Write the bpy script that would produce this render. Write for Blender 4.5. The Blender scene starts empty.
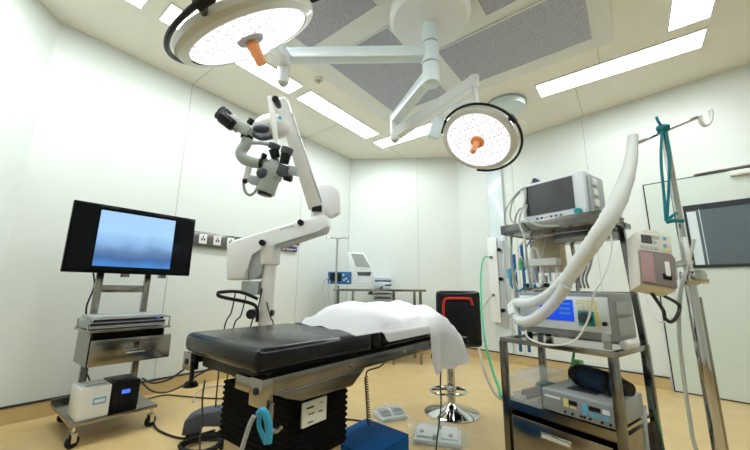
import bpy, bmesh, math, random
from mathutils import Vector, Matrix
random.seed(7)
PI = math.pi
scene = bpy.context.scene
COL = scene.collection
# ------------------------------------------------------------------ camera
F = 326.0; TILT = math.atan(64/326.0); ROLL = math.radians(0.6); CH = 1.0
cam = bpy.data.cameras.new('camera'); cam.sensor_width = 36; cam.lens = F/750*36; cam.clip_start = 0.05
co = bpy.data.objects.new('camera', cam); COL.objects.link(co)
co.matrix_world = Matrix.Translation((0, 0, CH)) @ Matrix.Rotation(PI/2+TILT, 4, 'X') @ Matrix.Rotation(ROLL, 4, 'Z')
scene.camera = co
def _ray(px, py):
    u = px-375; v = 225-py
    c, s = math.cos(ROLL), math.sin(ROLL)
    u, v = u*c-v*s, u*s+v*c
    return (u, F*math.cos(TILT)-v*math.sin(TILT), F*math.sin(TILT)+v*math.cos(TILT))
def at(px, py, y):                       # point seen at a pixel, y metres ahead
    r = _ray(px, py); k = y/r[1]; return Vector((r[0]*k, y, CH+r[2]*k))
def onz(px, py, z):                      # point seen at a pixel, at height z
    r = _ray(px, py); k = (z-CH)/r[2]; return Vector((r[0]*k, r[1]*k, z))
# ------------------------------------------------------------------ frames
class Fr:
    def __init__(s, o, ang): s.o = Vector((o[0], o[1], 0)); s.a = ang; s.R = Matrix.Rotation(ang, 4, 'Z'); s.M = Matrix.Translation(s.o) @ s.R
    def p(s, u, v, z=0): return s.M @ Vector((u, v, z))
SA = math.radians(37.7)
RM = Fr((0, 0), PI/2-SA)                 # room frame: u along the left wall, v towards it
ab = RM.p
# ------------------------------------------------------------------ materials
def mat(name, col, rough=.5, metal=0, emit=0, trans=0, var=0, vscale=8, bump=0, bscale=60, alpha=1, coat=0, ior=1.45, stretch=None, spec=.5):
    m = bpy.data.materials.new(name); m.use_nodes = True
    nt = m.node_tree; b = nt.nodes['Principled BSDF']
    c = tuple(col)+(1,)
    b.inputs['Base Color'].default_value = c
    b.inputs['Roughness'].default_value = rough; b.inputs['Metallic'].default_value = metal
    b.inputs['IOR'].default_value = ior
    b.inputs['Specular IOR Level'].default_value = spec
    if trans: b.inputs['Transmission Weight'].default_value = trans
    if alpha < 1: b.inputs['Alpha'].default_value = alpha
    if coat: b.inputs['Coat Weight'].default_value = coat
    if emit:
        b.inputs['Emission Color'].default_value = c; b.inputs['Emission Strength'].default_value = emit
    tc = nt.nodes.new('ShaderNodeTexCoord')
    src = tc.outputs['Object']
    if stretch:
        mp = nt.nodes.new('ShaderNodeMapping'); mp.inputs['Scale'].default_value = stretch
        nt.links.new(src, mp.inputs[0]); src = mp.outputs[0]
    if var:
        n = nt.nodes.new('ShaderNodeTexNoise'); n.inputs['Scale'].default_value = vscale; n.inputs['Detail'].default_value = 5
        r = nt.nodes.new('ShaderNodeValToRGB')
        r.color_ramp.elements[0].position = .35; r.color_ramp.elements[1].position = .65
        r.color_ramp.elements[0].color = tuple(x*(1-var) for x in col)+(1,)
        r.color_ramp.elements[1].color = tuple(min(1, x*(1+var)) for x in col)+(1,)
        nt.links.new(src, n.inputs['Vector']); nt.links.new(n.outputs['Fac'], r.inputs[0]); nt.links.new(r.outputs[0], b.inputs['Base Color'])
    if bump:
        n2 = nt.nodes.new('ShaderNodeTexNoise'); n2.inputs['Scale'].default_value = bscale; n2.inputs['Detail'].default_value = 3
        bp = nt.nodes.new('ShaderNodeBump'); bp.inputs['Strength'].default_value = bump; bp.inputs['Distance'].default_value = .01
        nt.links.new(src, n2.inputs['Vector']); nt.links.new(n2.outputs['Fac'], bp.inputs['Height']); nt.links.new(bp.outputs[0], b.inputs['Normal'])
    return m
M = {}
M['wall'] = mat('wall_panel', (.715, .765, .735), .35, var=.012, vscale=2)
M['ceil'] = mat('ceiling_paint', (.86, .845, .76), .6, var=.012, vscale=3)
M['frame_white'] = mat('diffuser_frame', (.76, .78, .75), .4, var=.01)
M['floor'] = mat('vinyl_floor', (.62, .45, .205), .3, var=.05, vscale=5, coat=.1)
M['skirt'] = mat('vinyl_cove', (.56, .42, .21), .4, var=.05, vscale=5)
M['line'] = mat('dark_sealant', (.02, .022, .03), .6, var=.1)
M['seam'] = mat('panel_seam', (.42, .45, .42), .6, var=.05)
M['door'] = mat('door_leaf', (.62, .70, .65), .35, var=.012)
M['tube_light'] = mat('lit_diffuser', (.93, .985, 1), .5, emit=14)
def lamp_face():
    m = mat('lit_lamp_face', (1, .95, .98), .4, emit=.85); nt = m.node_tree; b = nt.nodes['Principled BSDF']
    tc = nt.nodes.new('ShaderNodeTexCoord'); vo = nt.nodes.new('ShaderNodeTexVoronoi'); b.inputs['Base Color'].default_value = (.15, .14, .145, 1); vo.inputs['Scale'].default_value = 34; vo.inputs['Randomness'].default_value = .5
    nt.links.new(tc.outputs['Object'], vo.inputs['Vector'])
    r = nt.nodes.new('ShaderNodeValToRGB'); r.color_ramp.elements[0].position = .24; r.color_ramp.elements[1].position = .33
    r.color_ramp.elements[0].color = (.50, .38, .43, 1); r.color_ramp.elements[1].color = (1, .95, .98, 1)
    nt.links.new(vo.outputs['Distance'], r.inputs[0]); nt.links.new(r.outputs[0], b.inputs['Emission Color'])
    return m
M['lamp_lit'] = lamp_face()
M['white'] = mat('white_enamel', (.80, .82, .82), .3, var=.01, coat=.3)
M['white_blue'] = mat('cool_white_enamel', (.66, .76, .80), .3, var=.01, coat=.3)
M['cream'] = mat('cream_plastic', (.70, .68, .60), .4, var=.02)
M['microscope'] = mat('microscope_enamel', (.74, .74, .72), .35, var=.015, coat=.2)
M['grey_green'] = mat('grey_green_enamel', (.37, .42, .40), .4, var=.03, coat=.2)
M['mid_grey'] = mat('mid_grey_plastic', (.38, .41, .43), .45, var=.03)
M['dark_grey'] = mat('dark_grey_plastic', (.06, .07, .09), .5, var=.1)
M['black'] = mat('black_plastic', (.007, .008, .010), .35, var=.2, spec=.3)
M['leather'] = mat('black_vinyl_leather', (.007, .008, .010), .2, var=.2, bump=.06, bscale=40, spec=.3)
M['bellows'] = mat('black_bellows', (.003, .003, .0035), .8, var=.2, spec=.15)
M['steel'] = mat('brushed_steel', (.34, .325, .295), .17, metal=1, var=.06, vscale=20, stretch=(1, 1, 12))
M['steel_dark'] = mat('dull_steel', (.22, .215, .205), .2, metal=1, var=.1, vscale=14)
M['chrome'] = mat('chrome', (.58, .58, .57), .06, metal=1, var=.02)
M['orange'] = mat('orange_silicone', (.90, .38, .16), .4, var=.03)
M['red'] = mat('red_vinyl', (.55, .02, .015), .35, var=.05)
M['blue'] = mat('blue_paint', (.002, .105, .36), .7, var=.04, spec=.2)
M['blue_device'] = mat('blue_casing', (.02, .13, .33), .4, var=.05)
M['cyan'] = mat('cyan_rubber', (.03, .33, .55), .5, var=.05)
M['teal'] = mat('teal_cloth_strap', (.01, .20, .25), .8, var=.1)
M['navy'] = mat('navy_cloth', (.008, .03, .075), .8, var=.2, bump=.3)
M['green_hose'] = mat('green_hose', (.02, .42, .20), .4, var=.05)
M['dark_green'] = mat('dark_green_cable', (.01, .06, .04), .5, var=.05)
M['hose_tan'] = mat('yellowed_clear_hose', (.50, .46, .36), .3, alpha=.75, var=.05)
M['green_light'] = mat('light_green_plastic', (.20, .65, .25), .4, var=.05)
M['cable'] = mat('black_cable', (.012, .014, .014), .5, var=.1)
M['grey_cable'] = mat('grey_cable', (.42, .45, .42), .5, var=.05)
M['blue_pipe'] = mat('blue_pipe', (.03, .18, .48), .4, var=.05)
M['sheet'] = mat('white_drape', (.93, .95, .97), .9, var=.01, bump=.25, bscale=25)
M['hose'] = mat('translucent_hose', (.93, .97, .97), .4, trans=.35, bump=.3, bscale=50)
M['clear'] = mat('clear_plastic', (.93, .97, .96), .15, alpha=.17)
M['clear_bag'] = mat('clear_bag', (.92, .96, .95), .15, alpha=.22, bump=1, bscale=30)
M['screen_edge'] = mat('screen_dark', (.004, .005, .007), .12, var=.1, ior=1.22)
M['dark_screen'] = mat('dark_glossy_screen', (.045, .05, .055), .12, coat=.5, var=.05)
M['purple'] = mat('purple_sign', (.06, .03, .13), .5, var=.05)
M['pink'] = mat('faded_pink_plastic', (.42, .27, .27), .5, var=.05)
M['taupe'] = mat('taupe_plastic', (.24, .205, .20), .45, var=.05)
M['device_face'] = mat('device_face', (.74, .81, .86), .45, var=.02)
M['casing_dark'] = mat('device_casing', (.26, .29, .30), .4, var=.03)
M['device_grey'] = mat('device_grey', (.42, .46, .48), .45, var=.03)
M['blue_lcd'] = mat('blue_lcd', (.008, .06, .62), .3, emit=.5)
M['blue_key'] = mat('blue_keys', (.10, .42, .72), .4, var=.05)
M['yellow_key'] = mat('yellow_keys', (.75, .68, .22), .4, var=.05)
M['teal_key'] = mat('teal_dial_panel', (.03, .33, .40), .4, var=.05)
M['glass'] = mat('door_glass', (.10, .135, .165), .06, coat=1, var=.15, vscale=1.5)
M['blue_led'] = mat('blue_display', (.06, .16, .80), .3, emit=.7)
M['tray_blue'] = mat('pale_blue_tray', (.50, .58, .68), .5, var=.03)
M['tan_and_reflection'] = mat('tan_and_floor_reflection', (.50, .42, .28), .4, metal=.5, var=.08)  # plain tan on small parts, reflected floor colour on the table column
M['speck'] = mat('lamp_lens_dots', (.80, .62, .66), .4, emit=1.6)
# screen with a soft blue gradient picture (a powered television showing it)
def screen_mat():
    m = bpy.data.materials.new('television_picture'); m.use_nodes = True; nt = m.node_tree; b = nt.nodes['Principled BSDF']
    tc = nt.nodes.new('ShaderNodeTexCoord'); mp = nt.nodes.new('ShaderNodeMapping'); mp.inputs['Rotation'].default_value = (0, PI/2, 0)
    mp.vector_type = 'POINT'
    sx = nt.nodes.new('ShaderNodeSeparateXYZ'); nt.links.new(tc.outputs['Generated'], sx.inputs[0])
    nz = nt.nodes.new('ShaderNodeTexNoise'); nz.inputs['Scale'].default_value = 2.0; nt.links.new(tc.outputs['Generated'], nz.inputs['Vector'])
    ad = nt.nodes.new('ShaderNodeMath'); ad.operation = 'MULTIPLY_ADD'; ad.inputs[1].default_value = .30
    nt.links.new(nz.outputs['Fac'], ad.inputs[0]); nt.links.new(sx.outputs['Z'], ad.inputs[2])
    r = nt.nodes.new('ShaderNodeValToRGB'); e = r.color_ramp.elements
    e[0].position = .14; e[0].color = (.05, .24, .62, 1)
    e[1].position = 1.1 if False else 1.0; e[1].color = (.36, .60, .88, 1)
    for p_, c_ in ((.30, (.04, .12, .33, 1)), (.42, (.10, .20, .38, 1)), (.56, (.22, .42, .72, 1)), (.78, (.36, .62, .88, 1))):
        q = e.new(p_); q.color = c_
    nt.links.new(ad.outputs[0], r.inputs[0])
    b.inputs['Base Color'].default_value = (.02, .02, .03, 1); b.inputs['Roughness'].default_value = .3
    nt.links.new(r.outputs[0], b.inputs['Emission Color']); b.inputs['Emission Strength'].default_value = .8
    return m
M['tv_picture'] = screen_mat()
def grille_mat():
    m = bpy.data.materials.new('perforated_grille'); m.use_nodes = True; nt = m.node_tree; b = nt.nodes['Principled BSDF']
    tc = nt.nodes.new('ShaderNodeTexCoord'); mp = nt.nodes.new('ShaderNodeMapping'); mp.inputs['Rotation'].default_value = (0, 0, -(PI/2-SA))
    nt.links.new(tc.outputs['Object'], mp.inputs[0])
    vo = nt.nodes.new('ShaderNodeTexVoronoi'); vo.inputs['Scale'].default_value = 75; vo.inputs['Randomness'].default_value = .25
    nt.links.new(mp.outputs[0], vo.inputs['Vector'])
    r = nt.nodes.new('ShaderNodeValToRGB'); r.color_ramp.elements[0].position = .30; r.color_ramp.elements[1].position = .45
    r.color_ramp.elements[0].color = (.20, .20, .25, 1); r.color_ramp.elements[1].color = (.50, .50, .56, 1)
    nt.links.new(vo.outputs['Distance'], r.inputs[0]); nt.links.new(r.outputs[0], b.inputs['Base Color'])
    b.inputs['Roughness'].default_value = .45; b.inputs['Metallic'].default_value = .3
    return m
M['grille'] = grille_mat()
# ------------------------------------------------------------------ mesh builder
class MB:
    def __init__(s): s.bm = bmesh.new()
    def box(s, c, size, R=None, bev=0):
        r = bmesh.ops.create_cube(s.bm, size=1); vs = r['verts']
        T = Matrix.Translation(Vector(c)) @ (R.to_4x4() if R is not None else Matrix.Identity(4)) @ Matrix.Diagonal((size[0], size[1], size[2], 1))
        bmesh.ops.transform(s.bm, matrix=T, verts=vs)
        if bev:
            es = list({e for v in vs for e in v.link_edges})
            bmesh.ops.bevel(s.bm, geom=es, offset=min(bev, min(size)*.45), segments=2, affect='EDGES', profile=.6)
        return s
    def fb(s, fr, u0, u1, v0, v1, z0, z1, bev=0):
        return s.box(fr.p((u0+u1)/2, (v0+v1)/2, (z0+z1)/2), (abs(u1-u0), abs(v1-v0), abs(z1-z0)), fr.R, bev)
    def cyl(s, p0, p1, r0, r1=None, seg=20, caps=True, bev=0):
        p0 = Vector(p0); p1 = Vector(p1); d = p1-p0
        r1 = r0 if r1 is None else r1
        r = bmesh.ops.create_cone(s.bm, cap_ends=caps, segments=seg, radius1=r0, radius2=r1, depth=d.length)
        q = Vector((0, 0, 1)).rotation_difference(d.normalized()).to_matrix().to_4x4()
        bmesh.ops.transform(s.bm, matrix=Matrix.Translation((p0+p1)/2) @ q, verts=r['verts'])
        if bev:
            es = [e for e in {e for v in r['verts'] for e in v.link_edges} if any(len(f.verts) > 4 for f in e.link_faces)]
            bmesh.ops.bevel(s.bm, geom=es, offset=bev, segments=2, affect='EDGES', profile=.5)
        return s
    def sph(s, c, r, scale=(1, 1, 1), R=None, seg=20):
        q = bmesh.ops.create_uvsphere(s.bm, u_segments=seg, v_segments=seg//2, radius=r)
        T = Matrix.Translation(Vector(c)) @ (R.to_4x4() if R is not None else Matrix.Identity(4)) @ Matrix.Diagonal(tuple(scale)+(1,))
        bmesh.ops.transform(s.bm, matrix=T, verts=q['verts']); return s
    def tube(s, pts, r, seg=8, sub=6, closed=False, rfun=None):
        P = [Vector(p) for p in pts]
        if sub > 1 and len(P) > 2:
            Q = []; n = len(P)
            for i in range(n if closed else n-1):
                g = (lambda k: P[k % n]) if closed else (lambda k: P[max(0, min(n-1, k))])
                a, b, c, d = g(i-1), g(i), g(i+1), g(i+2)
                for k in range(sub):
                    t = k/sub
                    Q.append(.5*((2*b)+(c-a)*t+(2*a-5*b+4*c-d)*t*t+(3*b-a-3*c+d)*t**3))
            if not closed: Q.append(P[-1])
            P = Q
        n = len(P); rings = []; nrm = None
        for i, p in enumerate(P):
            a = P[(i-1) % n] if (closed or i > 0) else p; b = P[(i+1) % n] if (closed or i < n-1) else p
            t = (b-a)
            if t.length < 1e-9: t = Vector((0, 0, 1))
            t.normalize()
            if nrm is None:
                nrm = t.cross(Vector((0, 0, 1)) if abs(t.z) < .9 else Vector((1, 0, 0))).normalized()
            nrm = (nrm-t*nrm.dot(t)).normalized(); bi = t.cross(nrm)
            rr = r if rfun is None else rfun(i/(n-1))
            rings.append([s.bm.verts.new(p+(nrm*math.cos(2*PI*k/seg)+bi*math.sin(2*PI*k/seg))*rr) for k in range(seg)])
        for i in range(n if closed else n-1):
            A, B = rings[i], rings[(i+1) % n]
            for k in range(seg): s.bm.faces.new((A[k], A[(k+1) % seg], B[(k+1) % seg], B[k]))
        if not closed: s.bm.faces.new(rings[0][::-1]); s.bm.faces.new(rings[-1])
        return s
    def lathe(s, prof, M4=None, seg=32):
        M4 = M4 or Matrix.Identity(4); rings = []
        for r, z in prof:
            if r < 1e-6: rings.append([s.bm.verts.new(M4 @ Vector((0, 0, z)))])
            else: rings.append([s.bm.verts.new(M4 @ Vector((r*math.cos(2*PI*k/seg), r*math.sin(2*PI*k/seg), z))) for k in range(seg)])
        for A, B in zip(rings, rings[1:]):
            for k in range(seg):
                a = [A[k], A[(k+1) % seg]] if len(A) > 1 else [A[0]]
                b = [B[(k+1) % seg], B[k]] if len(B) > 1 else [B[0]]
                if len(a)+len(b) > 2: s.bm.faces.new(a+b)
        return s
    def prism(s, pts, vec, bev=0):
        vec = Vector(vec); A = [s.bm.verts.new(Vector(p)) for p in pts]; B = [s.bm.verts.new(Vector(p)+vec) for p in pts]; n = len(A)
        fs = [s.bm.faces.new(A), s.bm.faces.new(B[::-1])]
        for k in range(n): fs.append(s.bm.faces.new((A[k], B[k], B[(k+1) % n], A[(k+1) % n])))
        if bev:
            es = list({e for f in fs for e in f.edges})
            bmesh.ops.bevel(s.bm, geom=es, offset=bev, segments=3, affect='EDGES', clamp_overlap=True, profile=.5)
        return s
    def grid(s, rows, thick=0):
        V = [[s.bm.verts.new(p) for p in r] for r in rows]; fs = []
        for i in range(len(V)-1):
            for j in range(len(V[0])-1): fs.append(s.bm.faces.new((V[i][j], V[i][j+1], V[i+1][j+1], V[i+1][j])))
        if thick: bmesh.ops.solidify(s.bm, geom=fs, thickness=thick)
        return s
INV = {}
def root_inv(o):
    while o is not None:
        if o.name in INV: return INV[o.name]
        o = o.parent
    return Matrix.Identity(4)
def obj(name, mb, m, parent=None, loc=None, smooth=True, kind=None, ang=35):
    bm = mb.bm; bmesh.ops.recalc_face_normals(bm, faces=bm.faces)
    me = bpy.data.meshes.new(name)
    if parent is not None: bm.transform(root_inv(parent))
    elif loc is not None: bm.transform(Matrix.Translation(-Vector(loc)))
    bm.to_mesh(me); bm.free()
    me.materials.append(M[m] if isinstance(m, str) else m)
    if smooth:
        for p in me.polygons: p.use_smooth = True
        me.set_sharp_from_angle(angle=math.radians(ang))
    o = bpy.data.objects.new(name, me); COL.objects.link(o)
    if parent is not None: o.parent = parent
    elif loc is not None:
        o.location = loc; INV[o.name] = Matrix.Translation(-Vector(loc))
    if kind: o['kind'] = kind
    return o
def thing(name, label, cat, loc, rz=0, group=None):
    o = bpy.data.objects.new(name, None); COL.objects.link(o); o.empty_display_size = .1
    o.location = loc; o.rotation_euler = (0, 0, rz); o['label'] = label; o['category'] = cat
    if group: o['group'] = group
    INV[o.name] = (Matrix.Translation(Vector(loc)) @ Matrix.Rotation(rz, 4, 'Z')).inverted()
    return o
def tag(o, label, cat, group=None, kind=None):
    o['label'] = label; o['category'] = cat
    if group: o['group'] = group
    if kind: o['kind'] = kind
    return o
def struct(name, mb, m, **k): return obj(name, mb, m, kind='structure', smooth=False, **k)
def basis(n, up=(0, 0, 1)):                      # matrix whose +Z is n
    n = Vector(n).normalized(); u = Vector(up); x = u.cross(n)
    if x.length < 1e-4: x = Vector((1, 0, 0)).cross(n)
    x.normalize(); y = n.cross(x); return Matrix((x, y, n)).transposed()
def place(c, n, up=(0, 0, 1)): return Matrix.Translation(Vector(c)) @ basis(n, up).to_4x4()
STROKES = {'D': [[(0,0),(0,1),(.5,.9),(.6,.5),(.5,.1),(0,0)]], 'E': [[(.6,0),(0,0),(0,1),(.6,1)],[(0,.5),(.5,.5)]]}
# ================================================================== SETTING
H = 3.28
poly = [(.25, 3.72), (4.1, 3.73), (5.12, 2.15), (4.37, -2.85), (3.6, -3.6), (-.6, -3.6), (-1.9, -2.3), (-1.9, 1.57)]
P2 = [ab(*q) for q in poly]
n_ = len(P2)
fl = MB(); fl.prism([Vector((p.x, p.y, 0)) for p in P2], (0, 0, -.1)); struct('floor', fl, 'floor')
ce = MB(); ce.prism([Vector((p.x, p.y, H)) for p in P2], (0, 0, .1)); struct('ceiling', ce, 'ceil')
wn = ['left', 'back', 'right', 'behind_right', 'behind', 'behind_left', 'left_behind', 'left_corner']
WF = {}
for i in range(n_):
    a, b = P2[i], P2[(i+1) % n_]; d = b-a; L = d.length; ang = math.atan2(d.y, d.x)
    fr = Fr((a.x, a.y), ang); WF[wn[i]] = (fr, L)          # v>0 is outside (polygon runs clockwise)
    w = MB(); w.fb(fr, 0, L, 0, .1, -.1, H+.1); struct('wall_'+wn[i], w, 'wall')
    bb = MB()
    if wn[i] == 'right':
        bb.fb(fr, 0, 2.40, -.012, -.001, 0, .115); bb.fb(fr, 3.42, L, -.012, -.001, 0, .115)
        ln = MB(); ln.fb(fr, 0, 2.40, -.016, -.001, .116, .130); ln.fb(fr, 3.42, L, -.016, -.001, .116, .130)
    else:
        bb.fb(fr, 0, L, -.012, -.001, 0, .115); ln = MB(); ln.fb(fr, 0, L, -.016, -.001, .116, .130)
    bo = struct('baseboard_'+wn[i], bb, 'skirt')
    obj('sealant_line', ln, 'line', bo, smooth=False)
# panel seams
tn = [0]
def seam(fr, u, z0=.131, z1=H, wd=.005):
    tn[0] += 1; s_ = MB(); s_.fb(fr, u-wd/2, u+wd/2, -.0025, -.0005, z0, z1); struct('trim_%d' % tn[0], s_, 'seam')
LW = WF['left'][0]; BW = WF['back'][0]; RW = WF['right'][0]; CW = WF['left_corner'][0]
for u in (1.12, 2.78, 3.84): seam(LW, u)
for u in (1.18,): seam(BW, u)
for u in (.93, 1.9): seam(RW, u)
seam(CW, .9)
def cseam(a0, b0, a1, b1):
    tn[0] += 1; s_ = MB(); p, q = ab(a0, b0, H-.0015), ab(a1, b1, H-.0015); d = q-p
    s_.box((p+q)/2, (d.length, .005, .002), Matrix.Rotation(math.atan2(d.y, d.x), 3, 'Z')); struct('trim_%d' % tn[0], s_, 'seam')
cseam(1.37, 3.72, 1.37, 3.0); cseam(3.04, 3.72, 3.04, 3.0); cseam(4.02, 1.15, 5.0, 1.15); cseam(4.02, .25, 4.84, .25); cseam(3.26, .0, 3.70, .0)
cseam(4.02, 2.9, 4.6, 2.9)
# flow diffuser frame in the ceiling
fz = MB(); fz.fb(RM, .9, 3.42, -.12, 2.42, H-.012, H-.001); struct('trim_diffuser_frame', fz, 'frame_white')
# perforated supply grilles
def grille(a0, a1, b0, b1, label):
    c = ab((a0+a1)/2, (b0+b1)/2, H-.03)
    t = thing('ceiling_vent', label, 'air vent', c, group='perforated ceiling vents')
    g = MB(); g.fb(RM, a0+.012, a1-.012, b0+.012, b1-.012, H-.026, H-.0125); obj('perforated_panel', g, 'grille', t, smooth=False)
    f = MB()
    for q in ((a0, a0+.012, b0, b1), (a1-.012, a1, b0, b1), (a0+.012, a1-.012, b0, b0+.012), (a0+.012, a1-.012, b1-.012, b1)): f.fb(RM, *q, H-.028, H-.0125)
    obj('frame', f, 'frame_white', t, smooth=False)
grille(2.0, 3.26, 1.43, 2.2, 'grey perforated ceiling vent crossed by the lamp arms, left of the column')
grille(1.05, 1.79, 1.36, 2.2, 'grey perforated ceiling vent right above the large lamp in the foreground')
grille(2.53, 3.245, .02, 1.24, 'long grey perforated ceiling vent to the right of the lamp column')
grille(1.6, 2.42, .02, .72, 'grey perforated ceiling vent cut by the top edge, right of the column')
# ceiling strip lights
def strip(a0, a1, b0, b1, label):
    t = thing('ceiling_light', label, 'ceiling light', ab((a0+a1)/2, (b0+b1)/2, H-.02), group='ceiling strip lights')
    g = MB(); g.fb(RM, a0+.012, a1-.012, b0+.012, b1-.012, H-.012, H-.003); obj('diffuser', g, 'tube_light', t, smooth=False)
    f = MB()
    for q in ((a0, a0+.012, b0, b1), (a1-.012, a1, b0, b1), (a0+.012, a1-.012, b0, b0+.012), (a0+.012, a1-.012, b1-.012, b1)): f.fb(RM, *q, H-.014, H-.001)
    obj('frame', f, 'white', t, smooth=False)
strip(-.74, .64, 2.71, 2.98, 'white lit ceiling strip at the top left edge of the photo')
strip(.76, 2.145, 2.71, 2.98, 'long white lit ceiling strip behind the large foreground lamp')
strip(2.25, 3.60, 2.71, 2.98, 'long white lit ceiling strip above the microscope arm')
strip(3.76, 4.03, 1.58, 2.97, 'white lit ceiling strip crossed by the far lamp arm elbow')
strip(3.71, 4.0, -.785, .605, 'long white lit ceiling strip above the patient monitor cart')
strip(2.18, 3.565, -.785, -.505, 'white lit ceiling strip cut by the top edge at right')
strip(.76, 2.08, -.785, -.505, 'unseen white lit ceiling strip overhead at right')  # from here on out of view: ring continued, added for the room's light
strip(.35, .62, 1.30, 2.6, 'unseen white lit ceiling strip overhead near the camera at left')
strip(.35, .62, -.4, 1.0, 'unseen white lit ceiling strip overhead near the camera at right')
# smoke detector
p = onz(318, 79, H-.0)
t = thing('smoke_detector', 'small round cream smoke detector on the ceiling below a lamp arm', 'smoke detector', (p.x, p.y, H-.035))
m = MB(); m.lathe([(0, 0), (.05, 0), (.055, -.012), (.045, -.02), (.03, -.022)], Matrix.Translation((p.x, p.y, H-.0015))); obj('base', m, 'cream', t)
m = MB(); m.lathe([(.026, -.02), (.026, -.04), (.012, -.046), (0, -.046)], Matrix.Translation((p.x, p.y, H-.0015))); obj('sensor', m, 'tan_and_reflection', t)
# door in the right wall
d = MB(); d.fb(RW, 2.43, 3.38, -.03, -.001, .012, 2.20, .003); door = struct('door_1', d, 'door')
g = MB(); g.fb(RW, 2.418, 2.43, -.02, -.001, .0, 2.212); g.fb(RW, 2.418, 3.40, -.02, -.001, 2.20, 2.212); g.fb(RW, 3.38, 3.40, -.02, -.001, 0, 2.2); g.fb(RW, 2.43, 3.38, -.02, -.001, 0, .012)
obj('door_gap_seal', g, 'line', door, smooth=False)
w1 = MB()
for q in ((2.72, 3.32, 1.85, 1.90), (2.72, 3.32, 1.245, 1.275), (2.72, 2.738, 1.275, 1.85), (3.302, 3.32, 1.275, 1.85)): w1.fb(RW, q[0], q[1], -.045, -.031, q[2], q[3])
win = struct('window_1', w1, 'line')
g = MB(); g.fb(RW, 2.738, 3.302, -.038, -.031, 1.275, 1.85); obj('glass_pane', g, 'glass', win, smooth=False)
g = MB(); g.fb(RW, 2.742, 2.812, -.0405, -.0385, 1.276, 1.83); g.fb(RW, 2.835, 2.841, -.0405, -.0385, 1.276, 1.85); obj('painted_reflection_strip', g, 'white_blue', win, smooth=False)  # pale strips laid on the pane to imitate its bright reflection
g = MB(); g.fb(RW, 2.85, 3.5, -.06, -.001, 2.225, 2.25); g.fb(RW, 3.1, 3.45, -.08, -.031, 2.14, 2.19, .008); tag(obj('door_closer', g, 'frame_white', loc=RW.p(3.2, -.05, 2.2)), 'pale metal door closer rail above the door at right edge', 'door closer')
# medical gas column on the right wall
t = thing('gas_column', 'pale vertical medical gas column with black outlet knobs on the far wall', 'wall column', RW.p(.67, -.05, 0))
g = MB(); g.fb(RW, .545, .775, -.05, -.002, .14, 3.1, .004); obj('casing', g, 'white_blue', t)
g = MB(); g.fb(RW, .52, .665, -.12, -.051, .55, 1.78, .01); obj('outlet_panel', g, 'white', t)
g = MB(); g.fb(RW, .675, .76, -.11, -.051, .5, 1.72, .006); sr_ = obj('knob_rail', g, 'device_grey', t)
for z in (1.58, 1.16, .72):
    g = MB(); g.cyl(RW.p(.717, -.11, z), RW.p(.717, -.155, z), .022, .018); g.cyl(RW.p(.717, -.155, z), RW.p(.717, -.165, z), .028); obj('outlet_knob', g, 'black', sr_)
for z in (1.48, .93):
    g = MB(); g.cyl(RW.p(.58, -.12, z), RW.p(.58, -.16, z), .02); g.cyl(RW.p(.58, -.16, z), RW.p(.58, -.18, z), .012); obj('gas_outlet', g, 'steel_dark', t)
# socket rail and sign on the left wall
t = thing('socket_rail', 'grey wall rail with white power sockets behind the microscope block', 'socket rail', ab(1.85, 3.70, 1.52))
g = MB(); g.fb(RM, 1.45, 2.30, 3.685, 3.709, 1.44, 1.60, .003); obj('rail', g, 'steel_dark', t)
for a in (1.66, 1.82, 1.98, 2.14):
    g = MB(); g.fb(RM, a-.042, a+.042, 3.675, 3.686, 1.47, 1.575, .004); s = obj('socket', g, 'white', t)
    g = MB(); g.fb(RM, a-.02, a-.006, 3.672, 3.676, 1.505, 1.53); g.fb(RM, a+.006, a+.02, 3.672, 3.676, 1.505, 1.53); g.fb(RM, a-.006, a+.006, 3.672, 3.676, 1.535, 1.555); obj('socket_slot', g, 'black', s)
g = MB(); g.fb(RM, 2.70, 2.98, 3.70, 3.709, 1.50, 1.575, .002)
t = tag(obj('wall_sign', g, 'purple', loc=ab(2.84, 3.705, 1.5)), 'small dark purple sign on the wall under the microscope arm', 'sign')
g = MB(); g.fb(RM, 2.79, 2.96, 3.697, 3.70, 1.53, 1.537); g.fb(RM, 2.79, 2.90, 3.697, 3.70, 1.515, 1.520); obj('pale_text_line', g, 'frame_white', t)
g = MB(); g.fb(RM, 2.72, 2.77, 3.697, 3.70, 1.515, 1.56); obj('pale_symbol', g, 'frame_white', t)
g = MB(); g.fb(RM, 2.80, 3.02, 3.70, 3.709, 1.60, 1.625, .002); tag(obj('wall_label', g, 'purple', loc=ab(2.9, 3.705, 1.6)), 'narrow purple label strip just above the purple wall sign', 'label')
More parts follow.
